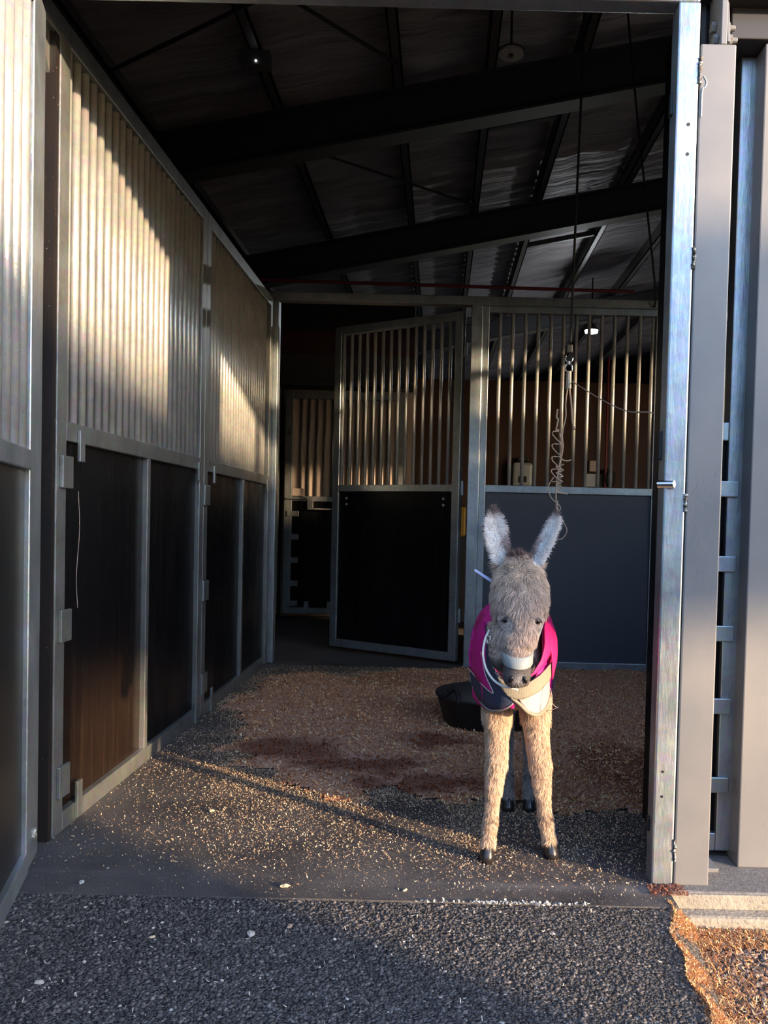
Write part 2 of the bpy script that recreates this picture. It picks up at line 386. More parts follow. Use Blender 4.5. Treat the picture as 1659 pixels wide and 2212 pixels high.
# left hand stall wall, panel one and two (local x runs into the stall)
LX = -1.165
root = empty('stall_partition', (LX, 2.46, 0), pi / 2, 'long galvanised stall panel nearest the doorway on the left, tubes above two black boards', 'stall panel')
bars1 = [.095 + .0613 * i for i in range(23)]
stall_panel(root, 1.53, 0, 2.49, 1.225, 1.285, bar_r=.0148, bar_xs=bars1, studs=(.79,), th=.05, board=[M['ply_sun_worn'], M['ply']],
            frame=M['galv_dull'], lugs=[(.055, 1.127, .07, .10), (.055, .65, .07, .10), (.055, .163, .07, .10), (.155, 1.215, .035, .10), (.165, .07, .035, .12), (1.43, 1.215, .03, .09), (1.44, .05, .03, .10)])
root = empty('stall_partition', (LX, 3.995, 0), pi / 2, 'left stall panel deeper inside, between the first long panel and the corner post', 'stall panel')
bars2 = [.115 + .0585 * i for i in range(23)]
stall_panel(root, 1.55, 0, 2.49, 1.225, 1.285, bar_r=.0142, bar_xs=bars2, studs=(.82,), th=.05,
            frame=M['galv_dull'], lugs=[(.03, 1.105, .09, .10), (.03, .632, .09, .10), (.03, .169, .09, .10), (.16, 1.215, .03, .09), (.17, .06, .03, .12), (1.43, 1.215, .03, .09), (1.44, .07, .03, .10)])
# rail that ties the panel top to the door header, with gusset
t = empty('wall_tie_rail', (LX, 2.31, 2.42), 0, 'short galvanised tie rail with gusset above the dark board, joining header and left panel', 'rail')
MB().box(-.05, 0, .052, .148, .0, .07).build('rail', M['galv_dull'], t, .003)
MB().prism([(.052, .0), (.148, .0), (.148, -.17)], -.03, -.02, 'x').build('gusset', M['galv_dull'], t)
# thin wire hanging down beside the first lug
tag(MB().tube(catmull([(LX + .02, 2.565, 1.07), (LX + .022, 2.572, .95), (LX + .018, 2.562, .8), (LX + .02, 2.57, .70)]), .0007, 5).build('wire', M['twine']),
    'thin brown wire hanging down the first black board of the left wall', 'wire')
# corner post and back frame
tag(MB().box(-1.225, -1.135, 5.58, 5.66, 0, 2.49).build('corner_post', M['galv'], None, .004), 'galvanised post at the back left corner beside the open gate', 'post')
tag(MB().box(-1.225, 1.55, 5.58, 5.66, 2.491, 2.55).build('top_rail', M['galv_dull'], None, .004), 'long horizontal galvanised rail across the top of the back gate and grille', 'rail')
tag(MB().box(.185, .262, 5.58, 5.65, 0, 2.49).build('centre_post', M['galv'], None, .004), 'galvanised centre post the open gate is hinged on', 'post')
# gate hung on the centre post, swung away
gx, gy = .150, 5.665; ga = math.atan2(6.245 - gy, -.80 - gx)
root = empty('stall_gate', (gx, gy, 0), ga, 'half open galvanised gate with vertical bars above a black board', 'gate')
# local x runs from hinge to free end; the visible side is local +y
root.rotation_euler[2] = ga
bx = [.065 + .072 * (i + .62) for i in range(14)]
stall_panel(root, 1.12, .03, 2.46, 1.215, 1.265, pw=.06, th=.045, bar_r=.0125, bar_xs=bx, bolts=(), botm=.06, board_y=.012)
bd = [c for c in root.children if c.name.startswith('board')][0]
for x in (.13, .99):
    for z in (1.12, 1.165): MB().cyl((x, .028, z), (x, .038, z), .009, 10).build('bolt', M['galv_bar'], bd)
for z in (.35, 1.24, 2.2): MB().cyl((-.012, .02, z - .05), (-.012, .02, z + .05), .012, 10).build('hinge', M['galv'], root)
# fixed grille right of the centre post
root = empty('stall_grille', (.263, 5.59, 0), 0, 'fixed back panel with galvanised bars above a dark blue grey board, behind the foal', 'stall panel')
stall_panel(root, 1.235, 0, 2.49, 1.215, 1.265, pw=.045, th=.045, bar_r=.013, bar_xs=[.12 + .0875 * i for i in range(13)], board=M['navy_board'], botm=.05)
tag(MB().box(1.50, 1.58, 5.58, 5.66, 0, 2.49).build('end_post', M['dark_steel'], None, .004), 'dark steel post at the right end of the back grille', 'post')
root = empty('stall_partition', (1.59, 5.59, 0), 0, 'closed back panel hidden right of the dark end post', 'stall panel')
stall_panel(root, .9, 0, 2.49, 1.215, 1.265, bar_xs=[.1 + .0875 * i for i in range(9)])
# right hand wall of the stall (out of view behind the doorway post)
root = empty('stall_partition', (2.52, 2.6, 0), pi / 2, 'right hand stall wall panel out of view behind the doorway post', 'stall panel')
stall_panel(root, 2.95, 0, 2.49, 1.225, 1.285, bar_xs=[.12 + .09 * i for i in range(31)], studs=(1.0, 2.0))

# ------------------------------------------------------------------ far stall door numbered 3
root = empty('stall_door', (-1.545, 8.02, .06), 0, 'far stall door marked 3, beige lined bars above black board, seen through the open gateway', 'door')
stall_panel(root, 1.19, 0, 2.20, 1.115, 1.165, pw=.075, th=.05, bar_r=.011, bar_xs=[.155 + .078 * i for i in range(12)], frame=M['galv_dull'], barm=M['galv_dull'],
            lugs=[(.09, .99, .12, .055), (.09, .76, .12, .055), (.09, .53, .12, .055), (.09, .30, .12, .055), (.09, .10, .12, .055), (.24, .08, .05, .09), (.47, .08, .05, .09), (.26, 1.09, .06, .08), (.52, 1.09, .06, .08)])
MB().box(.075, 1.115, .040, .048, 1.165, 2.125).build('lining', M['beige_board'], root)
MB().box(.08, .20, -.004, .0, 1.167, 1.24).build('corner_plate', M['beige_board'], root)
MB().cyl((.02, -.02, 1.14), (.24, -.02, 1.14), .010, 10).build('sliding_bolt', M['galv'], root)
MB().cyl((.24, -.03, 1.04), (1.0, -.03, 1.04), .008, 8).build('handle_bar', M['galv_bar'], root)
cu = bpy.data.curves.new('number', 'FONT'); cu.body = '3'; cu.size = .10; cu.extrude = .001
tmp = bpy.data.objects.new('tmp', cu); COL.objects.link(tmp); dg = bpy.context.evaluated_depsgraph_get(); dg.update()
tme = bpy.data.meshes.new_from_object(tmp.evaluated_get(dg)); bpy.data.objects.remove(tmp)
tme.transform(Matrix.Translation((.008, -.003, 1.76)) @ Matrix.Rotation(pi / 2, 4, 'X')); tme.materials.clear()
finish('number', tme, M['blackpaint'], root)
root = empty('stall_door_post', (-1.66, 8.0, .05), 0, 'dim galvanised post with side lugs left of the far door marked 3', 'post')
MB().box(0, .06, 0, .05, 0, 2.25).build('post', M['galv_dull'], root, .003)
for z in (.12, .42, .72, 1.02): MB().box(-.06, .0, .0, .012, z, z + .05).build('lug', M['galv_dull'], root)
tag(MB().box(-1.66, -.30, 7.99, 8.27, 2.31, 2.36).build('door_header', M['dark_steel'], None, .004), 'dark steel lintel above the far stall door marked 3', 'beam')

# things on the brown wall behind the grille
t = empty('dispenser', (.82, 8.24, 1.38), 0, 'pale rounded dispenser on the brown wall behind the grille, left of the twine', 'dispenser')
MB().box(-.10, .10, -.10, .05, 0, .24).build('body', M['white_plastic'], t, .03)
MB().box(-.04, .04, -.108, -.099, .04, .10).build('spout', M['blackpaint'], t)
MB().box(-.06, .06, -.08, .03, .25, .29).build('lid', M['blackpaint'], t, .01)
t = empty('wall_notice', (1.57, 8.29, 1.40), 0, 'small white notice on the brown wall behind the grille, right side', 'notice')
MB().box(-.08, .08, 0, .008, 0, .13).build('sheet', M['white_plastic'], t)
tag(MB().box(1.50, 1.60, 8.22, 8.29, 1.55, 1.66).build('switch_box', M['beige_board'], None, .008), 'small pale box above the white notice on the brown wall', 'box')
t = tag(MB().loft([(1.70, 8.23, 1.40, .05, .05), (1.70, 8.23, 1.46, .07, .055), (1.70, 8.23, 1.54, .065, .05), (1.70, 8.23, 1.58, .03, .03)], 14).build('helmet', M['blackpaint'], None, 0, True), 'dark rounded helmet hanging on the brown wall right of the notice', 'helmet')
tag(MB().cyl((1.66, 8.2, 1.37), (1.66, 8.2, 2.7), .012, 8).build('wall_pipe', M['red_pipe']), 'thin dark red vertical pipe on the brown wall behind the grille', 'pipe')
tag(MB().box(.18, .26, 8.10, 8.22, .86, 1.16).build('canister', mat('yellow_plastic', (.35, .20, .01), .5), None, .02), 'yellow container glimpsed in the slit beside the centre post', 'container')
tag(MB().box(.15, .29, 8.08, 8.29, 0, .855).build('locker', M['dark_steel'], None, .01), 'dark stand below the yellow container in the slit', 'stand')
tag(MB().cyl((-1.9, 8.0, 3.33), (1.85, 8.0, 3.30), .017, 8).build('sprinkler_pipe', M['red_pipe']), 'thin dark red pipe running across above the back top rail', 'pipe')

# ------------------------------------------------------------------ roof steel
def rafter(y, label):
    x0, x1 = -5.9, 7.9; zb0, zb1 = 3.87 + .21 * x0, 3.87 + .21 * x1
    b = MB(); dz = .33
    b.prism([(x0, zb0), (x1, zb1), (x1, zb1 + .02), (x0, zb0 + .02)], y - .09, y + .09)
    b.prism([(x0, zb0 + dz - .02), (x1, zb1 + dz - .02), (x1, zb1 + dz), (x0, zb0 + dz)], y - .09, y + .09)
    b.prism([(x0, zb0 + .02), (x1, zb1 + .02), (x1, zb1 + dz - .02), (x0, zb0 + dz - .02)], y - .006, y + .006)
    tag(b.build('rafter', M['dark_steel']), label, 'roof beam', 'roof rafters')
rafter(6.0, 'nearer big dark rafter sloping up to the right under the foil roof')
rafter(8.7, 'second dark rafter, just above the back rail at the right')
rafter(13.5, 'far rafter glimpsed through the bars of the back grille')
PX = [(-3.1, ''), (-2.15, 'leftmost'), (-1.23, 'box'), (-.37, ''), (.29, ''), (.96, ''), (1.89, ''), (2.8, ''), (3.8, '')]
PL = ['roof purlin beyond the left stall wall, furthest left', 'roof purlin just above the left stall wall', 'roof purlin the small grey box hangs from',
      'roof purlin in the middle of the roof between the grey box and the round lamp', 'roof purlin directly behind the round lamp', 'roof purlin just right of the round lamp with a pale lower lip',
      'roof purlin crossing behind the right hand black cord', 'roof purlin hidden behind the right doorway post, nearer one', 'roof purlin far to the right beyond the doorway post']
for (x, _), lb in zip(PX, PL):
    z = roofz(x) - .20; b = MB()
    b.box(x - .04, x + .035, 2.4, 20.8, z, z + .012); b.box(x - .04, x - .028, 2.4, 20.8, z, z + .17); b.box(x + .023, x + .035, 2.4, 20.8, z, z + .03)
    tag(b.build('purlin', M['purlin']), lb, 'roof purlin', 'roof purlins')
for k, (a, b_, lb) in enumerate((((-2.1, 3.0, 3.75), (-.37, 5.6, 4.11), 'thin steel brace rod under the foil roof, the one rising to the right, upper left'),
                     ((-2.1, 5.1, 3.75), (-.3, 4.4, 4.13), 'thin steel brace rod under the foil roof crossing the rising one, upper left'),
                     ((-1.2, 6.5, 3.95), (.3, 8.4, 4.25), 'thin brace rod between the two rafters, centre of the roof'))):
    tag(MB().cyl(a, b_, .012, 8).build('brace_rod', M['dark_steel']), lb, 'brace rod', 'roof brace rods')
for (x0, x1, y, z, lb) in ((.30, .95, 6.9, 0, 'short cross strut between purlins behind the first rafter'), (.96, 1.88, 10.2, 0, 'cross strut between purlins beyond the second rafter'), (-1.2, -.4, 3.6, 0, 'cross strut between purlins at the upper left near the header')):
    zz0 = roofz((x0 + x1) / 2) - .12
    tag(MB().prism([(x0, roofz(x0) - .16), (x1, roofz(x1) - .16), (x1, roofz(x1) - .10), (x0, roofz(x0) - .10)], y, y + .05).build('cross_strut', M['purlin']), lb, 'strut', 'purlin struts')
# round lamp, small box, lit lamp
t = empty('round_lamp', (.385, 5.3, 4.015), 0, 'unlit round white lamp hanging on a rod under the dark roof', 'lamp')
MB().cyl((0, 0, 0), (0, 0, .02), .082, 28).build('disc', M['lampwhite'], t, .004)
MB().cyl((0, 0, .021), (0, 0, .05), .09, 28, .05).build('shade', M['blackpaint'], t)
MB().cyl((0, 0, .05), (0, 0, .42), .008, 8).build('rod', M['blackpaint'], t)
MB().box(-.014, .014, -.014, .014, -.012, .0).build('sensor', M['blackpaint'], t)
t = empty('sensor_box', (-1.235, 5.2, 3.84), 0, 'small grey box with one bright dot fixed under a roof purlin', 'box')
MB().box(-.095, .095, -.03, .05, 0, .10).build('housing', M['boxgrey'], t, .008)
MB().cyl((.01, -.034, .028), (.01, -.029, .028), .006, 10).build('indicator', M['led_small'], t)
t = empty('lit_lamp', (2.16, 12.0, 3.84), 0, 'small brightly lit lamp seen through the back grille', 'lamp')
MB().cyl((0, 0, 0), (0, 0, .03), .09, 20).build('led_panel', M['led'], t)
MB().cyl((0, 0, .031), (0, 0, .12), .10, 20, .05).build('housing', M['boxgrey'], t)
MB().cyl((0, 0, .12), (0, 0, .80), .01, 6).build('rod', M['blackpaint'], t)
MB().cyl((.17, -.03, .0), (.17, -.03, .02), .03, 12).build('side_lamp', M['lampwhite'], t)

# ------------------------------------------------------------------ doorway: header, posts, column
t = empty('door_header', (-1.9, 2.24, 2.43), 0, 'galvanised box beam over the stall doorway', 'beam')
MB().box(0, 2.575, 0, .062, 0, .14).build('beam', M['galv'], t, .006)
tag(MB().tube(catmull([(-.30, 2.238, 2.452), (-.26, 2.236, 2.456), (-.22, 2.237, 2.450)], 5), [.003, .005, .006, .005, .006, .007, .006, .005, .006, .005, .003], 6).build('weld', M['weld'], t), 'rusty weld line')
for o_ in t.children:
    if o_.name.startswith('weld'): o_.location = (1.9, -2.24, -2.43)
t = empty('door_post', (.616, 2.24, 0), 0, 'bright galvanised post on the right side of the stall doorway', 'post')
MB().box(0, .060, 0, .065, 0, 2.43).build('tube', M['galv'], t, .005)
MB().cyl((-.012, .018, 1.12), (.026, -.010, 1.12), .012, 12).build('latch_pin', M['chrome'], t, .002)
for z in (.32, .25): MB().cyl((.022, -.001, z), (.022, .002, z), .004, 8).build('screw_hole', M['blackpaint'], t)
for z in (2.02, 2.10): MB().cyl((.035, -.001, z), (.035, .002, z), .005, 8).build('screw_hole', M['blackpaint'], t)
MB().box(-.008, .006, .03, .05, 1.19, 1.27).build('rubber_stop', M['blackpaint'], t, .003)
MB().box(-.008, .006, .03, .05, .14, .18).build('rubber_stop', M['blackpaint'], t, .003)
MB().box(-.008, .006, .03, .05, 2.14, 2.20).build('rubber_stop', M['blackpaint'], t, .003)
t = empty('steel_column', (.679, 2.24, 0), 0, 'pale grey painted steel column right of the galvanised doorway post, bracket on top', 'column')
MB().box(0, .097, 0, .10, 0, 2.318).build('flange', M['grey_paint'], t, .004)
MB().prism([(.054, 2.318), (.054, 2.52), (.062, 2.56), (.070, 2.56), (.070, 2.318)], 0, .16).build('web_plate', M['grey_paint'], t, .002)
MB().prism([(2.24 - 2.24, 2.325), (.20, 2.325), (.20, 2.56), (.10, 2.56), (.02, 2.44)], .071, .080, 'x').build('bracket_plate', M['grey_paint'], t, .002)
for (y, z) in ((.05, 2.39), (.03, 2.345), (.14, 2.39)):
    MB().cyl((.045, y, z), (.107, y, z), .008, 10).cyl((.080, y, z), (.092, y, z), .015, 6).cyl((.040, y, z), (.053, y, z), .015, 6).build('bolt', M['grey_paint'], t, .001)
for z, h in ((2.245, .035), (1.74, .03), (1.07, .025), (.10, .03)):
    pp = [(-.001 + .002 * random.uniform(-1, 1), -.002, z + h * (k / 6 - .5) * 2) for k in range(7)]
    MB().tube(catmull(pp, 4), [.002 + .004 * random.random() for _ in range(25)], 7).build('weld', M['weld'], t)
MB().tube(catmull([(.010, -.0005, 2.23), (.018, -.0008, 2.215), (.014, -.0008, 2.20), (.007, -.0008, 2.19), (.006, -.0008, 2.12)], 5), .0018, 6).build('paint_drip', M['white_plastic'], t)
MB().cyl((.055, .03, .0), (.055, .03, .002), .001, 4)
t = empty('base_plate', (.765, 2.33, 0), 0, 'rusty base plate with bolt on the slab between the two grey columns', 'plate')
MB().box(0, .07, 0, .08, .0, .012).build('plate', M['grey_paint'], t, .002)
MB().cyl((.035, .03, .012), (.035, .03, .04), .010, 6).build('bolt', M['grey_paint'], t)

# neighbouring bay: galvanised panel edge with lugs, black board, second column
root = empty('bay_panel', (.826, 2.44, .02), 0, 'galvanised panel edge with square lugs, between the two grey columns', 'stall panel')
MB().box(.036, .085, 0, .05, 0, 2.38).build('edge_tube', M['galv'], root, .004)
MB().box(.0, .036, .0, .05, 1.245, 1.30).build('rail', M['galv'], root, .003)
for z in (1.10, .875, .665, .445, .205): MB().box(.0, .068, -.010, .0, z - .024, z + .024).build('lug', M['galv'], root, .003)
MB().box(-.045, .036, .02, .038, .03, 1.245).build('board', M['ply'], root)
MB().box(-.0, .036, .0, .05, 0, .055).build('bottom_rail', M['galv'], root, .003)
t = empty('steel_column', (.905, 2.37, 0), 0, 'grey painted steel column at the right edge of the picture', 'column')
MB().box(0, .17, 0, .10, 0, 2.40).build('flange', M['grey_paint'], t, .004)
MB().tube([(-.002, .085, .10), (-.003, .085, .14), (-.002, .086, .17)], .004, 6).build('weld', M['weld'], t)
tag(MB().box(.80, 5.2, 2.36, 2.52, 2.405, 2.62).build('lintel_beam', M['dark_steel'], None, .004), 'dark horizontal beam at the upper right corner above the second column', 'beam')
struct(MB().box(1.08, 1.50, 2.42, 2.47, 0, 2.40).build('wall_front', M['ply']))
root = empty('stall_partition', (1.52, 2.42, 0), 0, 'half height black board panel of the neighbouring bay, right of the second column', 'stall panel')
stall_panel(root, 1.85, 0, 1.27, 1.10, 1.16, pw=.06, studs=(.9,))

# dark return board behind the right doorway post and rusty board on the left
t = empty('return_board', (.722, 2.346, 0), 0, 'tall dark board edge standing just behind the right doorway post', 'board')
MB().box(0, .05, 0, .424, .0, 2.62).build('board', M['ply'], t, .003)
MB().box(-.012, .0, .0, .03, .0, 2.62).build('edge_strip', M['dark_steel'], t)
t = empty('return_board', (-1.19, 2.43, 0), 0, 'narrow dark rusty brown board between the open door and the left stall panel', 'board')
MB().box(-.12, .024, 0, .02, .0, 2.44).build('board', M['board_brown'], t)  # top part added as a stand-in for the dark void above the board

# ------------------------------------------------------------------ open door at the left, swung towards the camera
dx, dy = -1.128, 2.292; da = math.atan2(-.415, .122)
root = empty('swing_door', (dx, dy, 0), da, 'open galvanised stall door at the left edge, bright tubes above a dark board', 'door')
# local +x from hinge towards the camera; the visible face (towards +X world) is local +y
W = 1.18
f = MB(); f.box(0, .15, -.05, 0, .03, 2.39); f.box(W - .062, W, -.05, 0, .03, 2.39); f.box(.15, W - .062, -.05, 0, 2.33, 2.39)
f.box(.15, W - .062, -.05, .004, 1.112, 1.165); f.box(.15, W - .062, -.05, .004, .03, .085); f.build('frame', M['galv'], root, .004)
c = MB().cyl((0, 0, 1.16), (0, 0, 2.335), .0165, 16).mesh('bar'); c.materials.append(M['galv_bar']); c.polygons.foreach_set('use_smooth', [len(p.vertices) == 4 for p in c.polygons])
for i in range(10):
    o = bpy.data.objects.new('bar', c); COL.objects.link(o); o.parent = root; o.location = (.195 + .092 * i, -.018, 0)
MB().box(.15, W - .062, -.032, -.014, .085, 1.112).build('board', M['ply_door'], root)
MB().tube(catmull([(.06, .001, .09), (.07, .003, .10), (.06, .003, .12), (.05, .002, .11)], 4), .006, 6).build('weld', M['weld'], root)
for z in (.3, 2.1): MB().cyl((-.014, -.02, z), (-.014, -.02, z + .1), .012, 10).build('hinge', M['galv'], root)

# ------------------------------------------------------------------ open shelter made up off camera to block the sun in a band
ux, uy = -SUN_DIR.x, -SUN_DIR.y; nrm = sqrt(ux * ux + uy * uy); ux /= nrm; uy /= nrm
DS = 12.0; cx, cy = .72 + ux * DS, 2.24 + uy * DS
slope = -SUN_DIR.z / nrm
t = empty('sun_blocker', (cx, cy, -.10), math.atan2(uy, ux) + pi / 2, 'open sided shelter added unseen behind the camera to cast a band of shade', 'blocker')
zl = .72 + slope * DS + .10; zh = 1.60 + slope * DS + .10
MB().box(-7, 7, -.05, 1.6, zl, zh).build('roof', M['black_clad'], t)  # blocking slab, sized to the wanted band of shade
for px_ in (-6.8, 6.8): MB().box(px_ - .06, px_ + .06, .2, .32, 0, zl).build('post', M['dark_steel'], t)

t = empty('shade_drum', (4.24, -2.54, -.10), 0, 'made-up corrugated round tank standing in the yard right of the camera', 'sun blocker')
b = MB(); prof = [(1.17 + .02 * sin(k * 1.3), .02 + 1.98 * k / 60) for k in range(61)]; rings = []  # added out of view to cast soft shade on the ground at lower left
for (r, z) in prof + [(1.0, 2.06), (.3, 2.14), (.01, 2.15)]: rings.append([b.bm.verts.new((r * cos(2 * pi * i / 48), r * sin(2 * pi * i / 48), z)) for i in range(48)])
for A, B in zip(rings, rings[1:]):
    for i in range(48): b.bm.faces.new([A[i], A[(i + 1) % 48], B[(i + 1) % 48], B[i]])
b.bm.faces.new(rings[0][::-1]); b.build('drum', mat('drum_green', (.05, .07, .06), .5), t, 0, True)
MB().cyl((-1.17, 0, .2), (-1.32, 0, .2), .03, 10).build('outlet', M['chrome'], t)
rt = random.Random(3)
bm = bmesh.new(); NXH = 80; rows = []  # leafy row added behind the camera to block low sky light
for j in range(15):
    rows.append([bm.verts.new((-40 + 52 * i / NXH, -15 + rt.uniform(-.5, .5) - .9 * (j % 2), -.12 if j == 0 else (5.2 * j / 14 + (rt.uniform(-.5, .5) if j > 9 else 0)))) for i in range(NXH + 1)])
for A, B in zip(rows, rows[1:]):
    for i in range(NXH): bm.faces.new([A[i], A[i + 1], B[i + 1], B[i]])
bot = [bm.verts.new((v.co.x, -17.5, -.12)) for v in rows[0]]; tp = [bm.verts.new((v.co.x, -17.5, 4.4)) for v in rows[0]]
for i in range(NXH): bm.faces.new([bot[i], tp[i], tp[i + 1], bot[i + 1]]); bm.faces.new([tp[i], rows[-1][i], rows[-1][i + 1], tp[i + 1]])
me = bpy.data.meshes.new('sky_blocker'); bmesh.ops.recalc_face_normals(bm, faces=bm.faces[:]); bm.to_mesh(me); bm.free()
tag(finish('sky_blocker', me, mat('sky_blocker_green', (.035, .05, .02), .9)), 'tall dark hedge added unseen behind the camera to cut low sky light', 'sky_blocker')

# ------------------------------------------------------------------ hanging cords, swivel and twine
tag(MB().tube(catmull([(.648, 4.0, 4.50), (.640, 4.0, 3.3), (.628, 4.0, 2.5), (.620, 4.0, 1.90)], 8), .006, 6).build('hanging_cord', M['cord_black']),
    'long black cord hanging straight down to the steel swivel', 'cord')
tag(MB().tube(catmull([(1.135, 5.45, 4.60), (1.24, 5.45, 3.75), (1.33, 5.45, 3.1), (1.41, 5.50, 2.62), (1.43, 5.57, 2.50)], 8), .007, 6).build('slanting_cord', M['cord_black']),
    'black cord slanting down to the right near the doorway post', 'cord')
t = empty('swivel_hook', (.615, 4.0, 1.70), 0, 'small shiny steel swivel hanging at the end of the black cord', 'swivel')
def arc(cx_, cz, rx, rz, a0, a1, k=10): return [(cx_ + rx * cos(a0 + (a1 - a0) * i / k), 0, cz + rz * sin(a0 + (a1 - a0) * i / k)) for i in range(k + 1)]
MB().tube([(-.018, 0, .145), (-.017, 0, .115)] + arc(0, .115, .017, .017, pi, 2 * pi) + [(.018, 0, .145)], .004, 8).build('upper_shackle', M['chrome'], t, 0, True)
MB().tube([(-.016, 0, .055), (-.016, 0, .08)] + arc(0, .08, .016, .014, pi, 0) + [(.016, 0, .055), (-.016, 0, .055)], .004, 8).build('lower_shackle', M['chrome'], t, 0, True)
MB().cyl((0, 0, .088), (0, 0, .104), .007, 10).build('swivel_pin', M['chrome'], t)
MB().box(-.014, .014, -.012, .012, .145, .185).build('cord_clamp', M['blackpaint'], t, .003)
MB().cyl((0, 0, -.03), (0, 0, .055), .016, 10, .014).build('sleeve', M['galv_dull'], t)
Y4 = 4.0
def tw(name, pts, lb, r=.0035, grp='twine strands'):
    P = [((u, Y4 + random.uniform(-.006, .006), z)) for u, z in pts]
    tag(MB().tube(catmull(P, 6), r, 6).build(name, M['twine']), lb, 'twine')
tw('twine_strand', [(.612, 1.68), (.604, 1.60), (.606, 1.53), (.592, 1.45), (.596, 1.37), (.580, 1.28), (.570, 1.18), (.574, 1.08), (.578, 1.02 + .1)], 'main twine strand hanging from the swivel sleeve')
tw('twine_end', [(.622, 1.67), (.632, 1.60), (.640, 1.51), (.652, 1.47)], 'pale stiff loose end of twine pointing down right', .0045)
coil = []
for i in range(46):
    a = i / 45; coil.append((.566 + .023 * cos(a * 4.2 * 2 * pi + 1.2), 1.46 - .26 * a + .012 * sin(a * 4.2 * 2 * pi * 1.0)))
tw('twine_coil', coil, 'loose wavy coil of twine left of the main strand', .0030)
coil2 = [(.585 + .020 * cos(i / 20 * 4.5 * 2 * pi) * (1 - .4 * i / 20), 1.30 - .13 * i / 20) for i in range(21)]
tw('twine_knots', coil2, 'small knotted loops of twine at the bottom of the main strand', .0030)
tw('twine_curl', [(.565, 1.57), (.562, 1.53), (.570, 1.52), (.564, 1.49), (.562, 1.465), (.575, 1.47)], 'short curled tag of twine beside the upper strand', .0045)
tw('twine_hook', [(.578, 1.45), (.598, 1.39), (.585, 1.35), (.592, 1.325), (.615, 1.317), (.64, 1.322)], 'curved bit of twine sticking out to the right', .0035)
tw('twine_loop', [(.556, 1.235), (.532, 1.19), (.545, 1.135), (.585, 1.10), (.592, 1.075), (.555, 1.05), (.542, 1.00), (.560, .95), (.60, .93), (.628, .97), (.612, 1.01), (.575, 1.05), (.583, 1.085)], 'long thin loop of twine hanging lowest, behind the right ear', .0028)
tw('twine_tag', [(.568, 1.165), (.60, 1.158), (.628, 1.153)], 'short straight twine end near the bottom knots', .004)
tag(MB().tube(catmull([(.635, 4.0, 1.705), (.70, 3.6, 1.56), (.722, 3.2, 1.455), (.728, 2.9, 1.41), (.722, 2.772, 1.388)], 8), .0026, 6).build('twine_line', M['twine']),
    'single twine line sagging from the swivel across to the dark board at the right', 'twine')

# ------------------------------------------------------------------ black rubber feed tub
t = empty('feed_tub', (.275, 4.05, .0), 0, 'black rubber feed tub standing on the shavings behind the foal', 'tub')
b = MB(); prof = [(0, .012), (.215, .012), (.222, .03), (.265, .150), (.272, .152), (.274, .140), (.268, .136), (.230, .004), (.22, 0), (0, 0)]
SEG = 48; rings = []
for (r, z) in prof:
    rings.append([b.bm.verts.new((max(r, .001) * cos(2 * pi * i / SEG), max(r, .001) * sin(2 * pi * i / SEG), z)) for i in range(SEG)])
for A, B in zip(rings, rings[1:]):
    for i in range(SEG): b.bm.faces.new([A[i], A[(i + 1) % SEG], B[(i + 1) % SEG], B[i]])
b.build('bowl', M['rubber'], t, 0, True)
for a0 in (-2.45, .70):
    P = []
    for k in range(11):
        u = k / 10; aa = a0 + (u - .5) * .50; rr = .272 - .035 * sin(pi * u); P.append((rr * cos(aa), rr * sin(aa), .140 + .05 * sin(pi * u)))
    MB().tube(P, .011, 8).build('handle', M['rubber'], t, 0, True)
MB().tube([(.272 * cos(2 * pi * i / 48), .272 * sin(2 * pi * i / 48), .149) for i in range(48)], .006, 6, True).build('rim', M['rubber'], t, 0, True)

# ------------------------------------------------------------------ bedding and loose shavings
BED = [(2.5, 5.58), (.308, 5.56), (.198, 5.487), (-.254, 5.376), (-.532, 5.1), (-.903, 5.2), (-1.0, 5.087), (-1.06, 4.62), (-1.108, 4.374), (-1.11, 4.21), (-.96, 4.073),
       (-.905, 3.89), (-.928, 3.676), (-.89, 3.454), (-.784, 3.262), (-.59, 3.043), (-.427, 2.899), (-.293, 2.899), (-.129, 2.961), (.041, 2.908), (.122, 2.84), (.207, 2.871), (.43, 2.83), (.711, 2.80), (1.2, 2.75), (2.5, 2.8)]
BP = np.array(BED)
def inside(px, py):
    c = np.zeros(px.shape, bool); j = len(BP) - 1
    for i in range(len(BP)):
        xi, yi = BP[i]; xj, yj = BP[j]
        cond = ((yi > py) != (yj > py)) & (px < (xj - xi) * (py - yi) / (yj - yi + 1e-12) + xi); c ^= cond; j = i
    return c
def edged(px, py):
    d = np.full(px.shape, 9.0)
    for i in range(len(BP)):
        a = BP[i]; b2 = BP[(i + 1) % len(BP)]; ab = b2 - a; tt = np.clip(((px - a[0]) * ab[0] + (py - a[1]) * ab[1]) / (ab @ ab), 0, 1)
        d = np.minimum(d, np.hypot(px - a[0] - tt * ab[0], py - a[1] - tt * ab[1]))
    return d
gx_ = np.arange(-1.14, 2.5, .022); gy_ = np.arange(2.72, 5.57, .022); GX, GY = np.meshgrid(gx_, gy_)
INS = inside(GX, GY); D = edged(GX, GY) * np.where(INS, 1, -1)
wob = .035 * np.sin(GX * 17 + GY * 9) + .03 * np.sin(GX * 7 - GY * 23) + .02 * np.sin(GX * 41 + 2) * np.sin(GY * 37)
Dw = D + wob
HZ = .03 * (1 - np.exp(-np.clip(Dw, 0, 9) / .14)) + np.where(Dw > .05, .006 * np.sin(GX * 9 + 1) * np.sin(GY * 8) + RNG.uniform(-.003, .003, GX.shape), 0) + .001
tub = np.clip((np.hypot(GX - .275, GY - 4.05) - .22) / .28, 0, 1); HZ = np.minimum(HZ, .003 + .04 * tub)
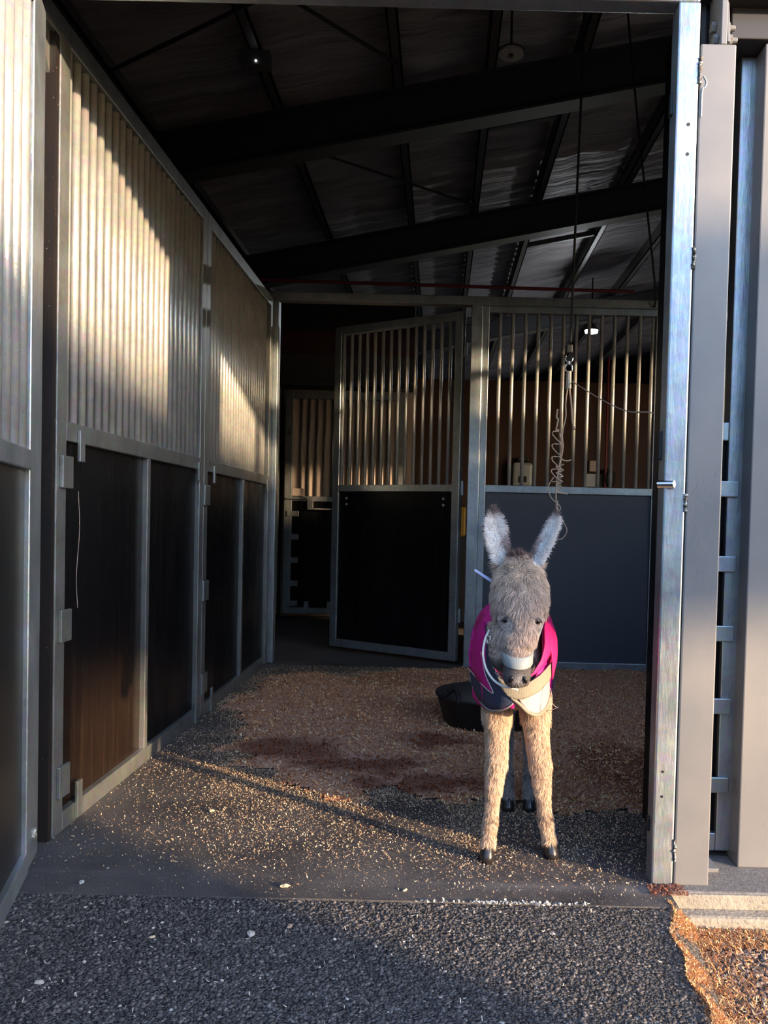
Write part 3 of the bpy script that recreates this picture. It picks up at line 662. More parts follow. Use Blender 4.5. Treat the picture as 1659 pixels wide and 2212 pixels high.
hoofm = np.minimum.reduce([np.hypot(GX - a, GY - b2) for a, b2 in ((.263, 2.81), (.336, 2.815))]); HZ = np.minimum(HZ, .001 + np.clip(hoofm - .04, 0, 1) * .3)
bm = bmesh.new(); ok = Dw > -.012
vi = {}
for j in range(len(gy_)):
    for i in range(len(gx_)):
        if ok[j, i]: vi[(j, i)] = bm.verts.new((gx_[i], gy_[j], float(HZ[j, i]) if Dw[j, i] > 0 else .0005))
for j in range(len(gy_) - 1):
    for i in range(len(gx_) - 1):
        q = [(j, i), (j, i + 1), (j + 1, i + 1), (j + 1, i)]
        if all(k in vi for k in q): bm.faces.new([vi[k] for k in q])
me = bpy.data.meshes.new('bedding'); bm.to_mesh(me); bm.free()
tag(finish('bedding', me, M['bed'], None, 0, True), 'brown wood shavings bedding spread over the back of the stall floor', 'bedding', kind='stuff')

def flakes(name, P, size, cols, label, cat, lift=.002, aspect=.45, mt='flake', tilt=.5):
    """P: (n,3) base points; each flake is a small curled two-quad strip"""
    n_ = len(P); a = RNG.uniform(0, 2 * pi, n_); L_ = size * RNG.uniform(.45, 1.5, n_); w = L_ * aspect * RNG.uniform(.5, 1.2, n_)
    u = np.stack([np.cos(a), np.sin(a), RNG.normal(0, tilt, n_)], 1); u /= np.linalg.norm(u, axis=1)[:, None]
    v = np.stack([-np.sin(a), np.cos(a), RNG.normal(0, tilt, n_)], 1); v /= np.linalg.norm(v, axis=1)[:, None]
    curl = RNG.uniform(.0, .35, n_)[:, None] * L_[:, None] * np.array([0, 0, 1.0])
    c = P + np.array([0, 0, 1.0]) * (lift + .25 * L_[:, None] * np.abs(u[:, 2:3]) + .25 * w[:, None] * np.abs(v[:, 2:3]))
    V = np.empty((n_, 6, 3))
    for k, (s1, cc) in enumerate(((-.5, 1), (0, 0), (.5, 1))):
        V[:, 2 * k] = c + u * (s1 * L_)[:, None] - v * (w * .5)[:, None] + curl * cc
        V[:, 2 * k + 1] = c + u * (s1 * L_)[:, None] + v * (w * .5 * RNG.uniform(.4, 1, n_))[:, None] + curl * cc
    base = (np.arange(n_) * 6)[:, None]
    Fq = np.concatenate([base + np.array([0, 2, 3, 1]), base + np.array([2, 4, 5, 3])], 1).reshape(-1, 4)
    return mesh_np(name, V.reshape(-1, 3), Fq, np.repeat(cols, 6, 0), M[mt], label, cat)
def mesh_np(name, V, Fq, C, m, label=None, cat=None, parent=None, kind='stuff', smooth=False):
    me = bpy.data.meshes.new(name); k = Fq.shape[1]
    me.vertices.add(len(V)); me.vertices.foreach_set('co', V.astype(np.float32).ravel())
    me.loops.add(Fq.size); me.loops.foreach_set('vertex_index', Fq.astype(np.int32).ravel())
    me.polygons.add(len(Fq)); me.polygons.foreach_set('loop_start', np.arange(0, Fq.size, k, dtype=np.int32))
    me.update(calc_edges=True); me.validate()
    if C is not None:
        at = me.color_attributes.new('col', 'FLOAT_COLOR', 'POINT'); at.data.foreach_set('color', np.concatenate([C, np.ones((len(C), 1))], 1).astype(np.float32).ravel())
    o = finish(name, me, m, parent, 0, smooth); tag(o, label, cat, kind=kind); return o
def palette(n_, cols, wts, jit=.15):
    c = np.array(cols)[RNG.choice(len(cols), n_, p=np.array(wts) / sum(wts))]; return c * (1 + RNG.uniform(-jit, jit, (n_, 1)))
WOOD = [(.62, .44, .28), (.50, .32, .19), (.74, .60, .42), (.34, .18, .10), (.24, .12, .07)]
def bz(x, y):
    i = np.clip(((x - gx_[0]) / .022).round().astype(int), 0, len(gx_) - 1); j = np.clip(((y - gy_[0]) / .022).round().astype(int), 0, len(gy_) - 1)
    return np.where(Dw[j, i] > 0, HZ[j, i], 0.0), Dw[j, i]
def wetmask(x, y):
    w = np.zeros(x.shape)
    for (cx_, cy_, rx, ry) in ((-.62, 3.42, .26, .18), (-.30, 3.22, .30, .13), (-.06, 3.02, .30, .12), (.0, 3.58, .18, .14)):
        w = np.maximum(w, 1 - np.clip((np.hypot((x - cx_) / rx, (y - cy_) / ry) - .75) / .35, 0, 1))
    return w
# on the bedding: denser close to the camera
n_ = 85000; x = RNG.uniform(-1.1, 1.5, n_); y = 2.75 + 2.8 * RNG.uniform(0, 1, n_) ** 1.7
z, d = bz(x, y); k = (d > -.01) & (np.hypot(x - .275, y - 4.05) > .225); x, y, z = x[k], y[k], z[k]
c = palette(len(x), WOOD, (2.2, 3.0, .9, 3.5, 3.5)); wm = wetmask(x, y)[:, None]; kk = (RNG.uniform(0, 1, len(x)) > wm[:, 0] * .55)
c = np.clip(c * 1.6, 0, .88) * np.array([1, .86, .74]) * (1 - wm) + wm * c * np.array([.55, .24, .14]); x, y, z, c = x[kk], y[kk], z[kk], c[kk]
flakes('bedding_flakes', np.stack([x, y, z], 1), .0105, c, 'loose wood flakes lying on top of the brown bedding', 'wood shavings')
# scattered on the black mat
n_ = 300000; x = RNG.uniform(-1.16, .72, n_); y = RNG.uniform(2.12, 5.5, n_); z, d = bz(x, y)
cl = np.sin(x * 5 + 1.3) * np.sin(y * 6 + .4) * .5 + .5
pr = np.exp(np.clip(d, -9, 0) / .20) * .9 + 1.5 * np.exp(np.clip(d, -9, 0) / .05) + .10 * cl + .02; pr *= np.clip((y - 2.1) / .5, .06, 1); pr = np.where(x < -.85, pr * .6, pr)
pr = np.where((y > 2.12) & (y < 2.3), pr * .6, pr)
k = (d <= 0) & (RNG.uniform(0, 1, n_) < pr * .8); x, y, z = x[k], y[k], z[k]
hx = np.minimum(np.hypot(x - .165, y - 2.385), np.hypot(x - .358, y - 2.42)) > .03; x, y, z = x[hx], y[hx], z[hx]
c = palette(len(x), WOOD, (3.5, 2.5, 3.2, 1.0, .5))
flakes('scattered_flakes', np.stack([x, y, z], 1), .0052, c, 'pale wood flakes scattered over the black rubber mat', 'wood shavings')
n_ = 45000; x = RNG.uniform(-1.16, .70, n_); y = RNG.uniform(2.115, 5.5, n_); z, d = bz(x, y); k = (d <= 0) & (RNG.uniform(0, 1, n_) < .35 + .65 * np.exp(np.clip(d, -9, 0) / .5)); x, y, z = x[k], y[k], z[k]
flakes('fine_flakes', np.stack([x, y, z], 1), .0024, palette(len(x), [(.60, .50, .40), (.42, .34, .27), (.30, .25, .22)], (2, 3, 3)), 'fine pale sawdust specks over the black rubber mat', 'sawdust', lift=.001)
# a few on the asphalt
n_ = 700; x = RNG.uniform(-1.1, .6, n_); y = RNG.uniform(1.3, 2.11, n_); k = RNG.uniform(0, 1, n_) < .35 + .5 * (np.abs(x + .3) < .45); x, y = x[k], y[k]
flakes('asphalt_flakes', np.stack([x, y, 0 * x - .004], 1), .007, palette(len(x), [(.62, .56, .48), (.7, .62, .5), (.40, .37, .33)], (3, 2, 2)), 'sparse pale wood flakes lying on the dark asphalt', 'wood shavings', aspect=.35)
# white crumbs along the mat edge
x = RNG.uniform(-.05, .42, 420); y = 2.109 + RNG.normal(0, .004, 420) - .0
k = RNG.uniform(0, 1, 420) < np.clip(1.2 - np.abs(x - .22) / .2, .15, 1); x, y = x[k], y[k]
flakes('mat_edge_crumbs', np.stack([x, y, 0 * x - .002], 1), .006, palette(len(x), [(.7, .66, .6), (.55, .5, .46)], (1, 1)), 'whitish crumbs along the front edge of the rubber mat', 'crumbs', aspect=.8)
# individual bigger chips that can be counted
def chip(x, y, z, s, rot, label, colr):
    bm = bmesh.new(); bmesh.ops.create_icosphere(bm, subdivisions=2, radius=1)
    rr = random.Random(int(x * 1000))
    for v in bm.verts: v.co *= rr.uniform(.65, 1.15); v.co.x *= s; v.co.y *= s * .6; v.co.z = v.co.z * s * .35
    me = bpy.data.meshes.new('wood_chip'); bm.to_mesh(me); bm.free()
    o = finish('wood_chip', me, colr); o.location = (x, y, z + s * .33); o.rotation_euler = (0, 0, rot); tag(o, label, 'wood chip')
cm = mat('chip_wood', (.62, .48, .30), .8); cm2 = mat('pale_chip', (.45, .40, .36), .85); cm3 = mat('leaf_brown', (.40, .26, .18), .8)
chip(-.395, 2.17, 0, .014, .3, 'largest yellowish wood chip on the mat edge near the middle', cm)
chip(-.345, 1.965, -.005, .011, 1.2, 'small tan leaf fragment on the asphalt below the largest chip', cm3)
chip(-.43, 1.92, -.005, .016, 2.0, 'greyish flattened clump on the asphalt below the largest chip', cm2)
chip(-.66, 1.90, -.005, .008, .5, 'small cream chip on the asphalt left of the greyish clump', cm)
chip(-.88, 2.04, -.005, .006, .9, 'tiny white pebble on the asphalt nearest the open door', cm2)
chip(-.83, 1.70, -.005, .012, .2, 'pale grey pebble on the asphalt at the lower left', cm2)
chip(-.945, 2.165, 0, .011, 1.5, 'white crumpled scrap on the mat near the open door', M['white_plastic'])
chip(-.07, 2.165, 0, .009, 1.0, 'small pale chip on the mat edge right of the largest one', cm)
chip(-.75, 2.72, 0, .014, 2.4, 'twisted tan wood curl on the sunlit mat near the left panel', cm)
n_ = 34000; x = RNG.uniform(-1.15, .66, n_); y = RNG.uniform(1.32, 2.105, n_); k = x < .575 + .13 * (y - 1.58) - .012; x, y = x[k], y[k]
x = x + .004 * np.sin(y * 900); PEB_N = len(x)
# gravel and orange shavings at the right of the asphalt
def pebbles(name, x, y, z, size, cols, label, cat='gravel'):
    ic = bmesh.new(); bmesh.ops.create_icosphere(ic, subdivisions=1, radius=1); V0 = np.array([v.co[:] for v in ic.verts]); F0_ = np.array([[v.index for v in f.verts] for f in ic.faces]); ic.free()
    n_ = len(x); s = size * RNG.uniform(.5, 1.6, n_) ; sc_ = RNG.uniform(.6, 1.2, (n_, 1, 3)) * np.array([1, 1, .7])
    V = V0[None] * RNG.uniform(.8, 1.15, (n_, len(V0), 1)) * sc_ * s[:, None, None]; a = RNG.uniform(0, 6.28, n_)
    R_ = np.zeros((n_, 3, 3)); R_[:, 0, 0] = np.cos(a); R_[:, 0, 1] = -np.sin(a); R_[:, 1, 0] = np.sin(a); R_[:, 1, 1] = np.cos(a); R_[:, 2, 2] = 1
    V = np.einsum('nij,nkj->nki', R_, V) + np.stack([x, y, z + s * .3], 1)[:, None]
    Fq = (F0_[None] + (np.arange(n_) * len(V0))[:, None, None]).reshape(-1, 3)
    return mesh_np(name, V.reshape(-1, 3), Fq, np.repeat(cols, len(V0), 0), M['stone'], label, cat, smooth=True)
struct(MB().box(.60, 3.0, .5, 2.18, -.20, -.088).build('gravel_bed', M['dirt']))
pebbles('asphalt_stones', x, y, 0 * x - .0075, .0042, palette(PEB_N, [(.046, .041, .041), (.076, .067, .064), (.115, .10, .095), (.18, .155, .145), (.42, .38, .34)], (4, 5, 3, 1, .08)), 'dark stones set in the asphalt surface in front of the mat', 'asphalt stones')
n_ = 9000; x = RNG.uniform(.60, 1.35, n_); y = RNG.uniform(1.2, 2.15, n_)
pebbles('gravel', x, y, 0 * x - .088, .006, palette(n_, [(.16, .12, .11), (.26, .17, .14), (.33, .25, .21), (.07, .07, .08), (.42, .35, .30)], (3, 3, 2, 2, 1)), 'brown and grey gravel filling the lower right corner')
n_ = 15000; y = RNG.uniform(1.3, 2.15, n_); ed = .575 + .13 * (y - 1.58) + .012 * np.sin(y * 9) + .008 * np.sin(y * 31); off = np.abs(RNG.normal(0, .055, n_)) + .12 * (RNG.uniform(0, 1, n_) < .22) * RNG.uniform(0, 1.5, n_); x = ed - .012 + off
y2 = RNG.uniform(2.05, 2.15, 1800); x2 = RNG.uniform(.66, .95, 1800); zf = np.r_[np.where(off < .062, -.004 - .058 * np.clip((off - .0) / .06, 0, 1), -.080), np.full(1800, -.080)]; x = np.r_[x, x2]; y = np.r_[y, y2]
flakes('orange_flakes', np.stack([x, y, zf], 1), .010, palette(len(x), [(.62, .30, .12), (.70, .42, .20), (.45, .18, .08), (.8, .6, .38)], (4, 3, 2, 1)), 'orange wood flakes spilled between the asphalt edge and the gravel', 'wood shavings', aspect=.25, lift=.004)
# red-brown crumbs at the foot of the doorway post
x = RNG.uniform(.60, .70, 500); y = RNG.uniform(2.17, 2.235, 500); flakes('rusty_crumbs', np.stack([x, y, 0 * x + .001], 1), .006, palette(500, [(.35, .13, .08), (.22, .09, .06)], (1, 1)), 'reddish crumbs at the foot of the galvanised doorway post', 'crumbs', aspect=.6)

# ------------------------------------------------------------------ the donkey foal
donkey = empty('donkey', (.26, 2.58, 0), 0, 'fluffy grey brown donkey foal facing the camera in a pink and navy rug', 'donkey')
OFF = Vector((.26, 2.58, 0))
b = MB()
# torso, chest to rump
b.loft([(.240, 2.325, .575, .04, .05), (.238, 2.345, .57, .062, .085), (.238, 2.40, .575, .080, .108), (.248, 2.50, .585, .092, .118), (.270, 2.62, .59, .108, .125),
        (.285, 2.73, .60, .104, .12), (.295, 2.82, .61, .085, .10), (.30, 2.87, .615, .04, .055)], 20, 'y')
# neck
b.loft([(.245, 2.46, .58, .070, .09), (.240, 2.41, .66, .066, .085), (.235, 2.34, .74, .058, .075), (.228, 2.285, .81, .052, .062), (.224, 2.25, .86, .045, .05)], 18)
# head, muzzle to poll
b.loft([(.211, 2.108, .576, .016, .016), (.211, 2.106, .584, .030, .030), (.211, 2.106, .605, .037, .037), (.212, 2.112, .632, .036, .039), (.214, 2.128, .665, .037, .046), (.216, 2.146, .70, .045, .055),
        (.218, 2.166, .74, .057, .066), (.220, 2.180, .775, .066, .074), (.221, 2.192, .81, .069, .076), (.222, 2.205, .845, .064, .068), (.222, 2.220, .875, .053, .056), (.222, 2.235, .90, .036, .038), (.222, 2.24, .912, .015, .015)], 22)
b.loft([(.176, 2.180, .602, .010, .014), (.174, 2.176, .618, .026, .030), (.176, 2.174, .645, .034, .042), (.180, 2.176, .68, .040, .05), (.19, 2.178, .73, .042, .05)], 14)
# brow bulges and nostrils
b.loft([(.178, 2.142, .728, .010, .010), (.176, 2.138, .750, .018, .018), (.180, 2.146, .772, .010, .010)], 10)
b.loft([(.264, 2.142, .728, .010, .010), (.266, 2.138, .750, .018, .018), (.262, 2.146, .772, .010, .010)], 10)
# front legs
def leg(pts): b.loft(pts, 16)
leg([(.198, 2.45, .56, .036, .05), (.190, 2.43, .50, .040, .055), (.187, 2.425, .43, .034, .042), (.187, 2.418, .36, .027, .031), (.188, 2.412, .31, .025, .028), (.187, 2.408, .28, .0265, .029), (.184, 2.408, .25, .022, .024),
     (.181, 2.405, .20, .0185, .020), (.176, 2.403, .14, .0165, .018), (.173, 2.402, .105, .020, .022), (.170, 2.396, .075, .017, .018), (.167, 2.388, .045, .019, .020), (.166, 2.386, .03, .020, .021)])
leg([(.285, 2.45, .56, .036, .05), (.297, 2.435, .50, .040, .055), (.302, 2.43, .43, .034, .042), (.309, 2.428, .36, .028, .031), (.316, 2.426, .31, .0265, .028), (.321, 2.426, .28, .028, .029), (.325, 2.428, .25, .023, .024),
     (.330, 2.428, .20, .019, .020), (.338, 2.43, .14, .017, .018), (.343, 2.432, .105, .021, .022), (.349, 2.43, .075, .017, .018), (.355, 2.425, .045, .019, .020), (.357, 2.424, .03, .020, .021)])
# hind legs
leg([(.240, 2.77, .62, .055, .085), (.236, 2.76, .54, .052, .085), (.236, 2.76, .46, .042, .062), (.240, 2.79, .38, .030, .042), (.246, 2.83, .31, .023, .031), (.249, 2.842, .27, .023, .030), (.253, 2.838, .22, .018, .021),
     (.257, 2.832, .15, .0165, .018), (.259, 2.828, .105, .020, .022), (.261, 2.822, .07, .017, .018), (.263, 2.812, .035, .020, .021)])
leg([(.345, 2.77, .62, .055, .085), (.350, 2.76, .54, .052, .085), (.350, 2.76, .46, .042, .062), (.348, 2.79, .38, .030, .042), (.344, 2.83, .31, .023, .031), (.342, 2.842, .27, .023, .030), (.340, 2.838, .22, .018, .021),
     (.338, 2.832, .15, .0165, .018), (.337, 2.828, .105, .020, .022), (.336, 2.822, .07, .017, .018), (.336, 2.815, .035, .020, .021)])
# ears: flattened leaves, hollowed towards the camera
def ear(cps, dirx):
    rings = []; seg = 14
    for (x, y, z, hw, dp, yaw) in cps:
        R = []
        for j in range(seg):
            th = 2 * pi * j / seg; u = cos(th) * hw; v = sin(th) * dp
            cup = dp * 1.1 * (1 - (u / hw) ** 2) if hw > .008 else 0
            v = v + cup - dp * .3
            R.append(b.bm.verts.new((x + u * cos(yaw) - v * sin(yaw), y + u * sin(yaw) + v * cos(yaw), z)))
        rings.append(R)
    for A, B in zip(rings, rings[1:]):
        for j in range(seg): b.bm.faces.new([A[j], A[(j + 1) % seg], B[(j + 1) % seg], B[j]])
    b.bm.faces.new(rings[0][::-1]); b.bm.faces.new(rings[-1])
ear([(.186, 2.228, .85, .016, .012, .1), (.176, 2.228, .885, .021, .011, .1), (.166, 2.232, .92, .027, .009, .1), (.158, 2.236, .955, .030, .008, .1), (.153, 2.238, .985, .029, .0075, .1), (.150, 2.239, 1.01, .024, .007, .1), (.148, 2.24, 1.03, .015, .006, .1), (.148, 2.24, 1.045, .005, .004, .1)], 1)
ear([(.252, 2.228, .85, .016, .012, -.5), (.264, 2.228, .885, .020, .011, -.55), (.276, 2.232, .915, .022, .009, -.6), (.290, 2.234, .945, .022, .008, -.6), (.304, 2.236, .975, .021, .0075, -.6), (.314, 2.236, 1.00, .018, .007, -.5), (.319, 2.236, 1.02, .012, .006, -.3), (.318, 2.236, 1.038, .004, .004, 0)], 1)
for v in b.bm.verts: v.co -= OFF
me = b.mesh('raw')
tmp = bpy.data.objects.new('tmp', me); COL.objects.link(tmp)
r = tmp.modifiers.new('r', 'REMESH'); r.mode = 'VOXEL'; r.voxel_size = .0045; r.use_smooth_shade = True
s = tmp.modifiers.new('s', 'SMOOTH'); s.iterations = 4; s.factor = .5
dg = bpy.context.evaluated_depsgraph_get(); dg.update()
body = bpy.data.meshes.new_from_object(tmp.evaluated_get(dg)); bpy.data.objects.remove(tmp)
nv = len(body.vertices); BV = np.empty(nv * 3, np.float32); body.vertices.foreach_get('co', BV); BV = BV.reshape(-1, 3).astype(float) + np.array(OFF)
BN = np.empty(nv * 3, np.float32); body.vertices.foreach_get('normal', BN); BN = BN.reshape(-1, 3).astype(float)
def sm(a, b_, x): t_ = np.clip((x - a) / (b_ - a), 0, 1); return t_ * t_ * (3 - 2 * t_)
def ear_axis(z, side):
    zs = [.85, .885, .92, .955, .985, 1.01, 1.03, 1.05]
    return np.interp(z, zs, [.186, .176, .166, .158, .153, .150, .148, .148]) if side < 0 else np.interp(z, [.85, .885, .915, .945, .975, 1.0, 1.02, 1.038], [.252, .264, .276, .290, .304, .314, .319, .318])
def region(P):
    x, y, z = P[:, 0], P[:, 1], P[:, 2]
    ear_l = (z > .885) & (x < .197) & (y < 2.30) & (x < .197 - (z - .885) * .1)
    ear_r = (z > .885) & (x > .247 + (z - .885) * .15) & (y < 2.30)
    return ear_l, ear_r
def furcol(P, Nn):
    x, y, z = P[:, 0], P[:, 1], P[:, 2]; n_ = len(P)
    base = np.tile(np.array([.52, .395, .32]), (n_, 1))
    legs = (z < .50)[:, None]; base = np.where(legs, np.array([.62, .46, .335]), base)
    hind = ((y > 2.6) & (z < .55))[:, None]; base = np.where(hind, np.array([.36, .33, .31]), base)
    face = (y < 2.34) & (z > .55)
    # forehead warm tan, cheeks grey
    w = sm(.80, .87, z) * face; base = base * (1 - w[:, None]) + np.array([.56, .43, .33]) * w[:, None]
    w = (sm(.650, .625, z) * face); base = base * (1 - w[:, None]) + np.array([.15, .125, .115]) * w[:, None]
    w = np.exp(-(((x - .212) / .012) ** 2 + ((z - .60) / .012) ** 2)) * face * .6; base = base * (1 - w[:, None]) + np.array([.55, .5, .48]) * w[:, None]
    for ex in (.178, .264):
        w = np.exp(-(((x - ex) / .022) ** 2 + ((z - .735) / .022) ** 2)) * face * .5; base = base * (1 - w[:, None]) + np.array([.62, .56, .52]) * w[:, None]
    # dark patches around fetlocks
    w = (np.exp(-((z - .118) / .010) ** 2) * (np.sin(x * 400 + z * 300) > .1) * .8) * (z < .2); base = base * (1 - w[:, None]) + np.array([.05, .04, .035]) * w[:, None]
    el, er = region(P); E = (el | er); ax = np.where(el, ear_axis(z, -1), ear_axis(z, 1)); dxx = np.abs(x - ax)
    front = sm(.1, -.25, Nn[:, 1]); white = np.array([.88, .79, .75]); dark = np.array([.10, .065, .06])
    tipd = sm(1.005, 1.035, z) * .9; edge = sm(.018, .027, dxx) * .5
    ec = dark + (white - dark) * (front * (1 - tipd) * (1 - edge))[:, None]
    # brown inner edge near the base of each ear
    inn = np.where(el, x - ax, ax - x); w = sm(.002, .011, inn) * sm(.985, .94, z) * .85
    ec = ec * (1 - w[:, None]) + np.array([.22, .15, .14]) * w[:, None]
    base = np.where(E[:, None], ec, base)
    # poll tuft area dark brown
    w = sm(.025, .012, np.abs(x - .222)) * sm(.885, .905, z) * (~E); base = base * (1 - w[:, None]) + np.array([.22, .15, .13]) * w[:, None]
    return base
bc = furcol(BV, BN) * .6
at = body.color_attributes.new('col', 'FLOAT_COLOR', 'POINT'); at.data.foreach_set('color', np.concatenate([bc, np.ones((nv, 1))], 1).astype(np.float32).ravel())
body.materials.clear(); finish('body', body, M['skin'], donkey, 0, True)
# fur strands
body.calc_loop_triangles(); nt = len(body.loop_triangles); T = np.empty(nt * 3, np.int32); body.loop_triangles.foreach_get('vertices', T); T = T.reshape(-1, 3)
A_, B_, C_ = BV[T[:, 0]], BV[T[:, 1]], BV[T[:, 2]]; ar = np.linalg.norm(np.cross(B_ - A_, C_ - A_), axis=1)
cen = (A_ + B_ + C_) / 3
el, er = region(cen); wgt = np.ones(nt); wgt[el | er] = 2.2
rugz = (cen[:, 1] > 2.36) & (cen[:, 2] > .50); wgt[rugz] = 0; wgt[(cen[:, 1] > 2.6)] *= .5
wgt[cen[:, 2] < .045] = 0; wgt[(cen[:, 1] > 2.275) & (cen[:, 2] > .50) & (cen[:, 2] < .565)] = 0
wgt[(cen[:, 1] > 2.29) & (cen[:, 2] > .56) & (cen[:, 2] < .72) & (np.abs(cen[:, 0] - .232) > .045)] = 0
pr = ar * wgt; pr /= pr.sum(); NS = 190000
idx = RNG.choice(nt, NS, p=pr); r1 = np.sqrt(RNG.uniform(0, 1, NS)); r2 = RNG.uniform(0, 1, NS)
wA, wB, wC = 1 - r1, r1 * (1 - r2), r1 * r2
def lerp(Q): return Q[T[idx, 0]] * wA[:, None] + Q[T[idx, 1]] * wB[:, None] + Q[T[idx, 2]] * wC[:, None]
P = lerp(BV); Nn = lerp(BN); Nn /= np.linalg.norm(Nn, axis=1)[:, None]; C = furcol(P, Nn)
x, y, z = P.T; el, er = region(P); E = el | er; face = (y < 2.34) & (z > .56) & ~E
# combing: down the legs, out and down from the forehead whorl, up and out along the ears
cl = np.stack([np.sin(x * 130 + z * 60) + np.sin(z * 170 + 3), np.zeros(NS), np.sin(x * 150 - z * 110)], 1) * .34
Dv = np.tile(np.array([0, 0, -1.0]), (NS, 1)) + cl
Dv[face] = np.stack([(x[face] - .221) * 9, np.full(face.sum(), -.1), -.8 + 1.3 * sm(.835, .905, z[face])], 1) + cl[face]
ax = np.where(el, ear_axis(z, -1), ear_axis(z, 1))
Dv[E] = np.stack([(x[E] - ax[E]) * 38, np.full(E.sum(), -.15), np.full(E.sum(), .35)], 1) + cl[E] * .6
Dv += RNG.normal(0, .22, (NS, 3)); Dv -= Nn * (Dv * Nn).sum(1)[:, None]; Dv /= np.linalg.norm(Dv, axis=1)[:, None] + 1e-6
Ln = np.full(NS, .017); Ln[face] = .022; Ln[(z < .20)] = .011; Ln[(z >= .2) & (z < .33)] = .016; Ln[(z > .42) & (z < .52)] = .024; Ln[E] = .013
mz = face & (z < .645); Ln[mz] = .006; Ln[face & (z >= .645) & (z < .69)] = .013
Ln[face & (z > .60) & (z < .685)] *= .35; Ln[face & (z >= .685) & (z < .76)] *= .72
de = np.minimum(np.hypot(x - .180, z - .745), np.hypot(x - .262, z - .745)); Ln = np.where(face & (de < .024) & (y < 2.16), Ln * .30, Ln); Ln = np.where(face & (np.minimum(np.abs(x - .180), np.abs(x - .262)) < .016) & (z > .758) & (z < .785), Ln * .45, Ln)
Ln *= RNG.uniform(.5, 1.3, NS); lift = np.where(face, .50, .55); lift[E] = .40; lift[mz] = .3
K = [P - Nn * .001, P + Dv * (Ln * .45)[:, None] + Nn * (Ln * lift * .75)[:, None], P + Dv * (Ln * .95)[:, None] + Nn * (Ln * lift)[:, None] + np.array([0, 0, -1.0]) * (Ln * .15)[:, None]]
sd = np.cross(Dv, Nn + RNG.normal(0, .7, (NS, 3))); sd /= np.linalg.norm(sd, axis=1)[:, None] + 1e-6; wd = (.00055 * RNG.uniform(.7, 1.4, NS))[:, None]
V = np.stack([K[0] - sd * wd, K[0] + sd * wd, K[1] - sd * wd * .8, K[1] + sd * wd * .8, K[2] - sd * wd * .15, K[2] + sd * wd * .15], 1) - np.array(OFF)
base_ = (np.arange(NS) * 6)[:, None]; Fq = np.concatenate([base_ + np.array([0, 1, 3, 2]), base_ + np.array([2, 3, 5, 4])], 1).reshape(-1, 4)
clm = np.sin(x * 210 + 4 * np.sin(z * 90)) * np.sin(z * 120 + 3 * np.sin(x * 130)); Cs = C * (1.10 + .22 * clm)[:, None] * RNG.uniform(.66, 1.34, (NS, 1)); Cs = np.clip(Cs, 0, .9)
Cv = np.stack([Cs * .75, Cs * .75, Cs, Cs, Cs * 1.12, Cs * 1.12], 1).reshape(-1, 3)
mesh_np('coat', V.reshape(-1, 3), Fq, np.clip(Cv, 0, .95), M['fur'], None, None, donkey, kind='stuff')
# forelock / mane tuft
NM = 3500; mx = RNG.normal(.224, .012, NM); my = RNG.uniform(2.215, 2.30, NM); mz_ = .893 - (my - 2.215) * .25 - np.abs(mx - .224) * .5
P = np.stack([mx, my, mz_], 1); d_ = np.stack([(mx - .224) * 9 - .12 + RNG.normal(0, .16, NM), RNG.normal(-.15, .2, NM), np.full(NM, 1.0)], 1); d_ /= np.linalg.norm(d_, axis=1)[:, None]
Lm = .045 * RNG.uniform(.5, 1.2, NM)[:, None]; sd = np.cross(d_, RNG.normal(0, 1, (NM, 3))); sd /= np.linalg.norm(sd, axis=1)[:, None]; sd *= .0006
K1 = P + d_ * Lm * .5; K2 = P + d_ * Lm + np.array([-.3, -.1, -.15]) * Lm * .4
V = np.stack([P - sd, P + sd, K1 - sd, K1 + sd, K2 - sd * .2, K2 + sd * .2], 1) - np.array(OFF); base_ = (np.arange(NM) * 6)[:, None]
Fq = np.concatenate([base_ + np.array([0, 1, 3, 2]), base_ + np.array([2, 3, 5, 4])], 1).reshape(-1, 4)
Cm = np.repeat(palette(NM, [(.20, .13, .12), (.13, .08, .075), (.32, .22, .19)], (2, 2, 1)), 6, 0)
tag(mesh_np('mane', V.reshape(-1, 3), Fq, Cm, M['fur'], None, None, donkey, kind='stuff'), 'dark brown tuft between the ears')
# hooves, eyes, nostrils
M['hoof'] = mat('hoof', (.018, .016, .016), .28)
for (x, y, tl) in ((.165, 2.385, -.006), (.3585, 2.422, .006), (.263, 2.811, 0), (.337, 2.815, 0)):
    b = MB(); rings = []
    b.loft([(x + tl * .4, y - .008, .0, .0245, .029), (x + tl * .2, y - .005, .018, .0225, .026), (x, y, .040, .0195, .021), (x, y + .002, .046, .015, .017)], 20)
    for v in b.bm.verts: v.co -= OFF
    b.build('hoof', M['hoof'], donkey, 0, True)
M['eye'] = mat('eye', (.008, .006, .006), .08)
M['lid'] = mat('eyelid', (.10, .08, .07), .7)
for sx, ex in ((-1, .180), (1, .262)):
    bm = bmesh.new(); bmesh.ops.create_uvsphere(bm, u_segments=18, v_segments=12, radius=.0115)
    for v in bm.verts: v.co = Vector((v.co.x * .85, v.co.y, v.co.z * .85)) + Vector((ex, 2.124, .747)) - OFF
    me = bpy.data.meshes.new('eye'); bm.to_mesh(me); bm.free(); ey = finish('eye', me, M['eye'], donkey, 0, True)
    P_ = [(ex - .012 + .024 * k / 8, 2.121 - .007 * sin(pi * k / 8), .747 + .009 * sin(pi * k / 8) - .003 * sx * (k - 4) / 4) for k in range(9)]
    b = MB().tube(P_, .0028, 6)
    for v in b.bm.verts: v.co -= OFF
    b.build('eyelid', M['lid'], donkey, 0, True)
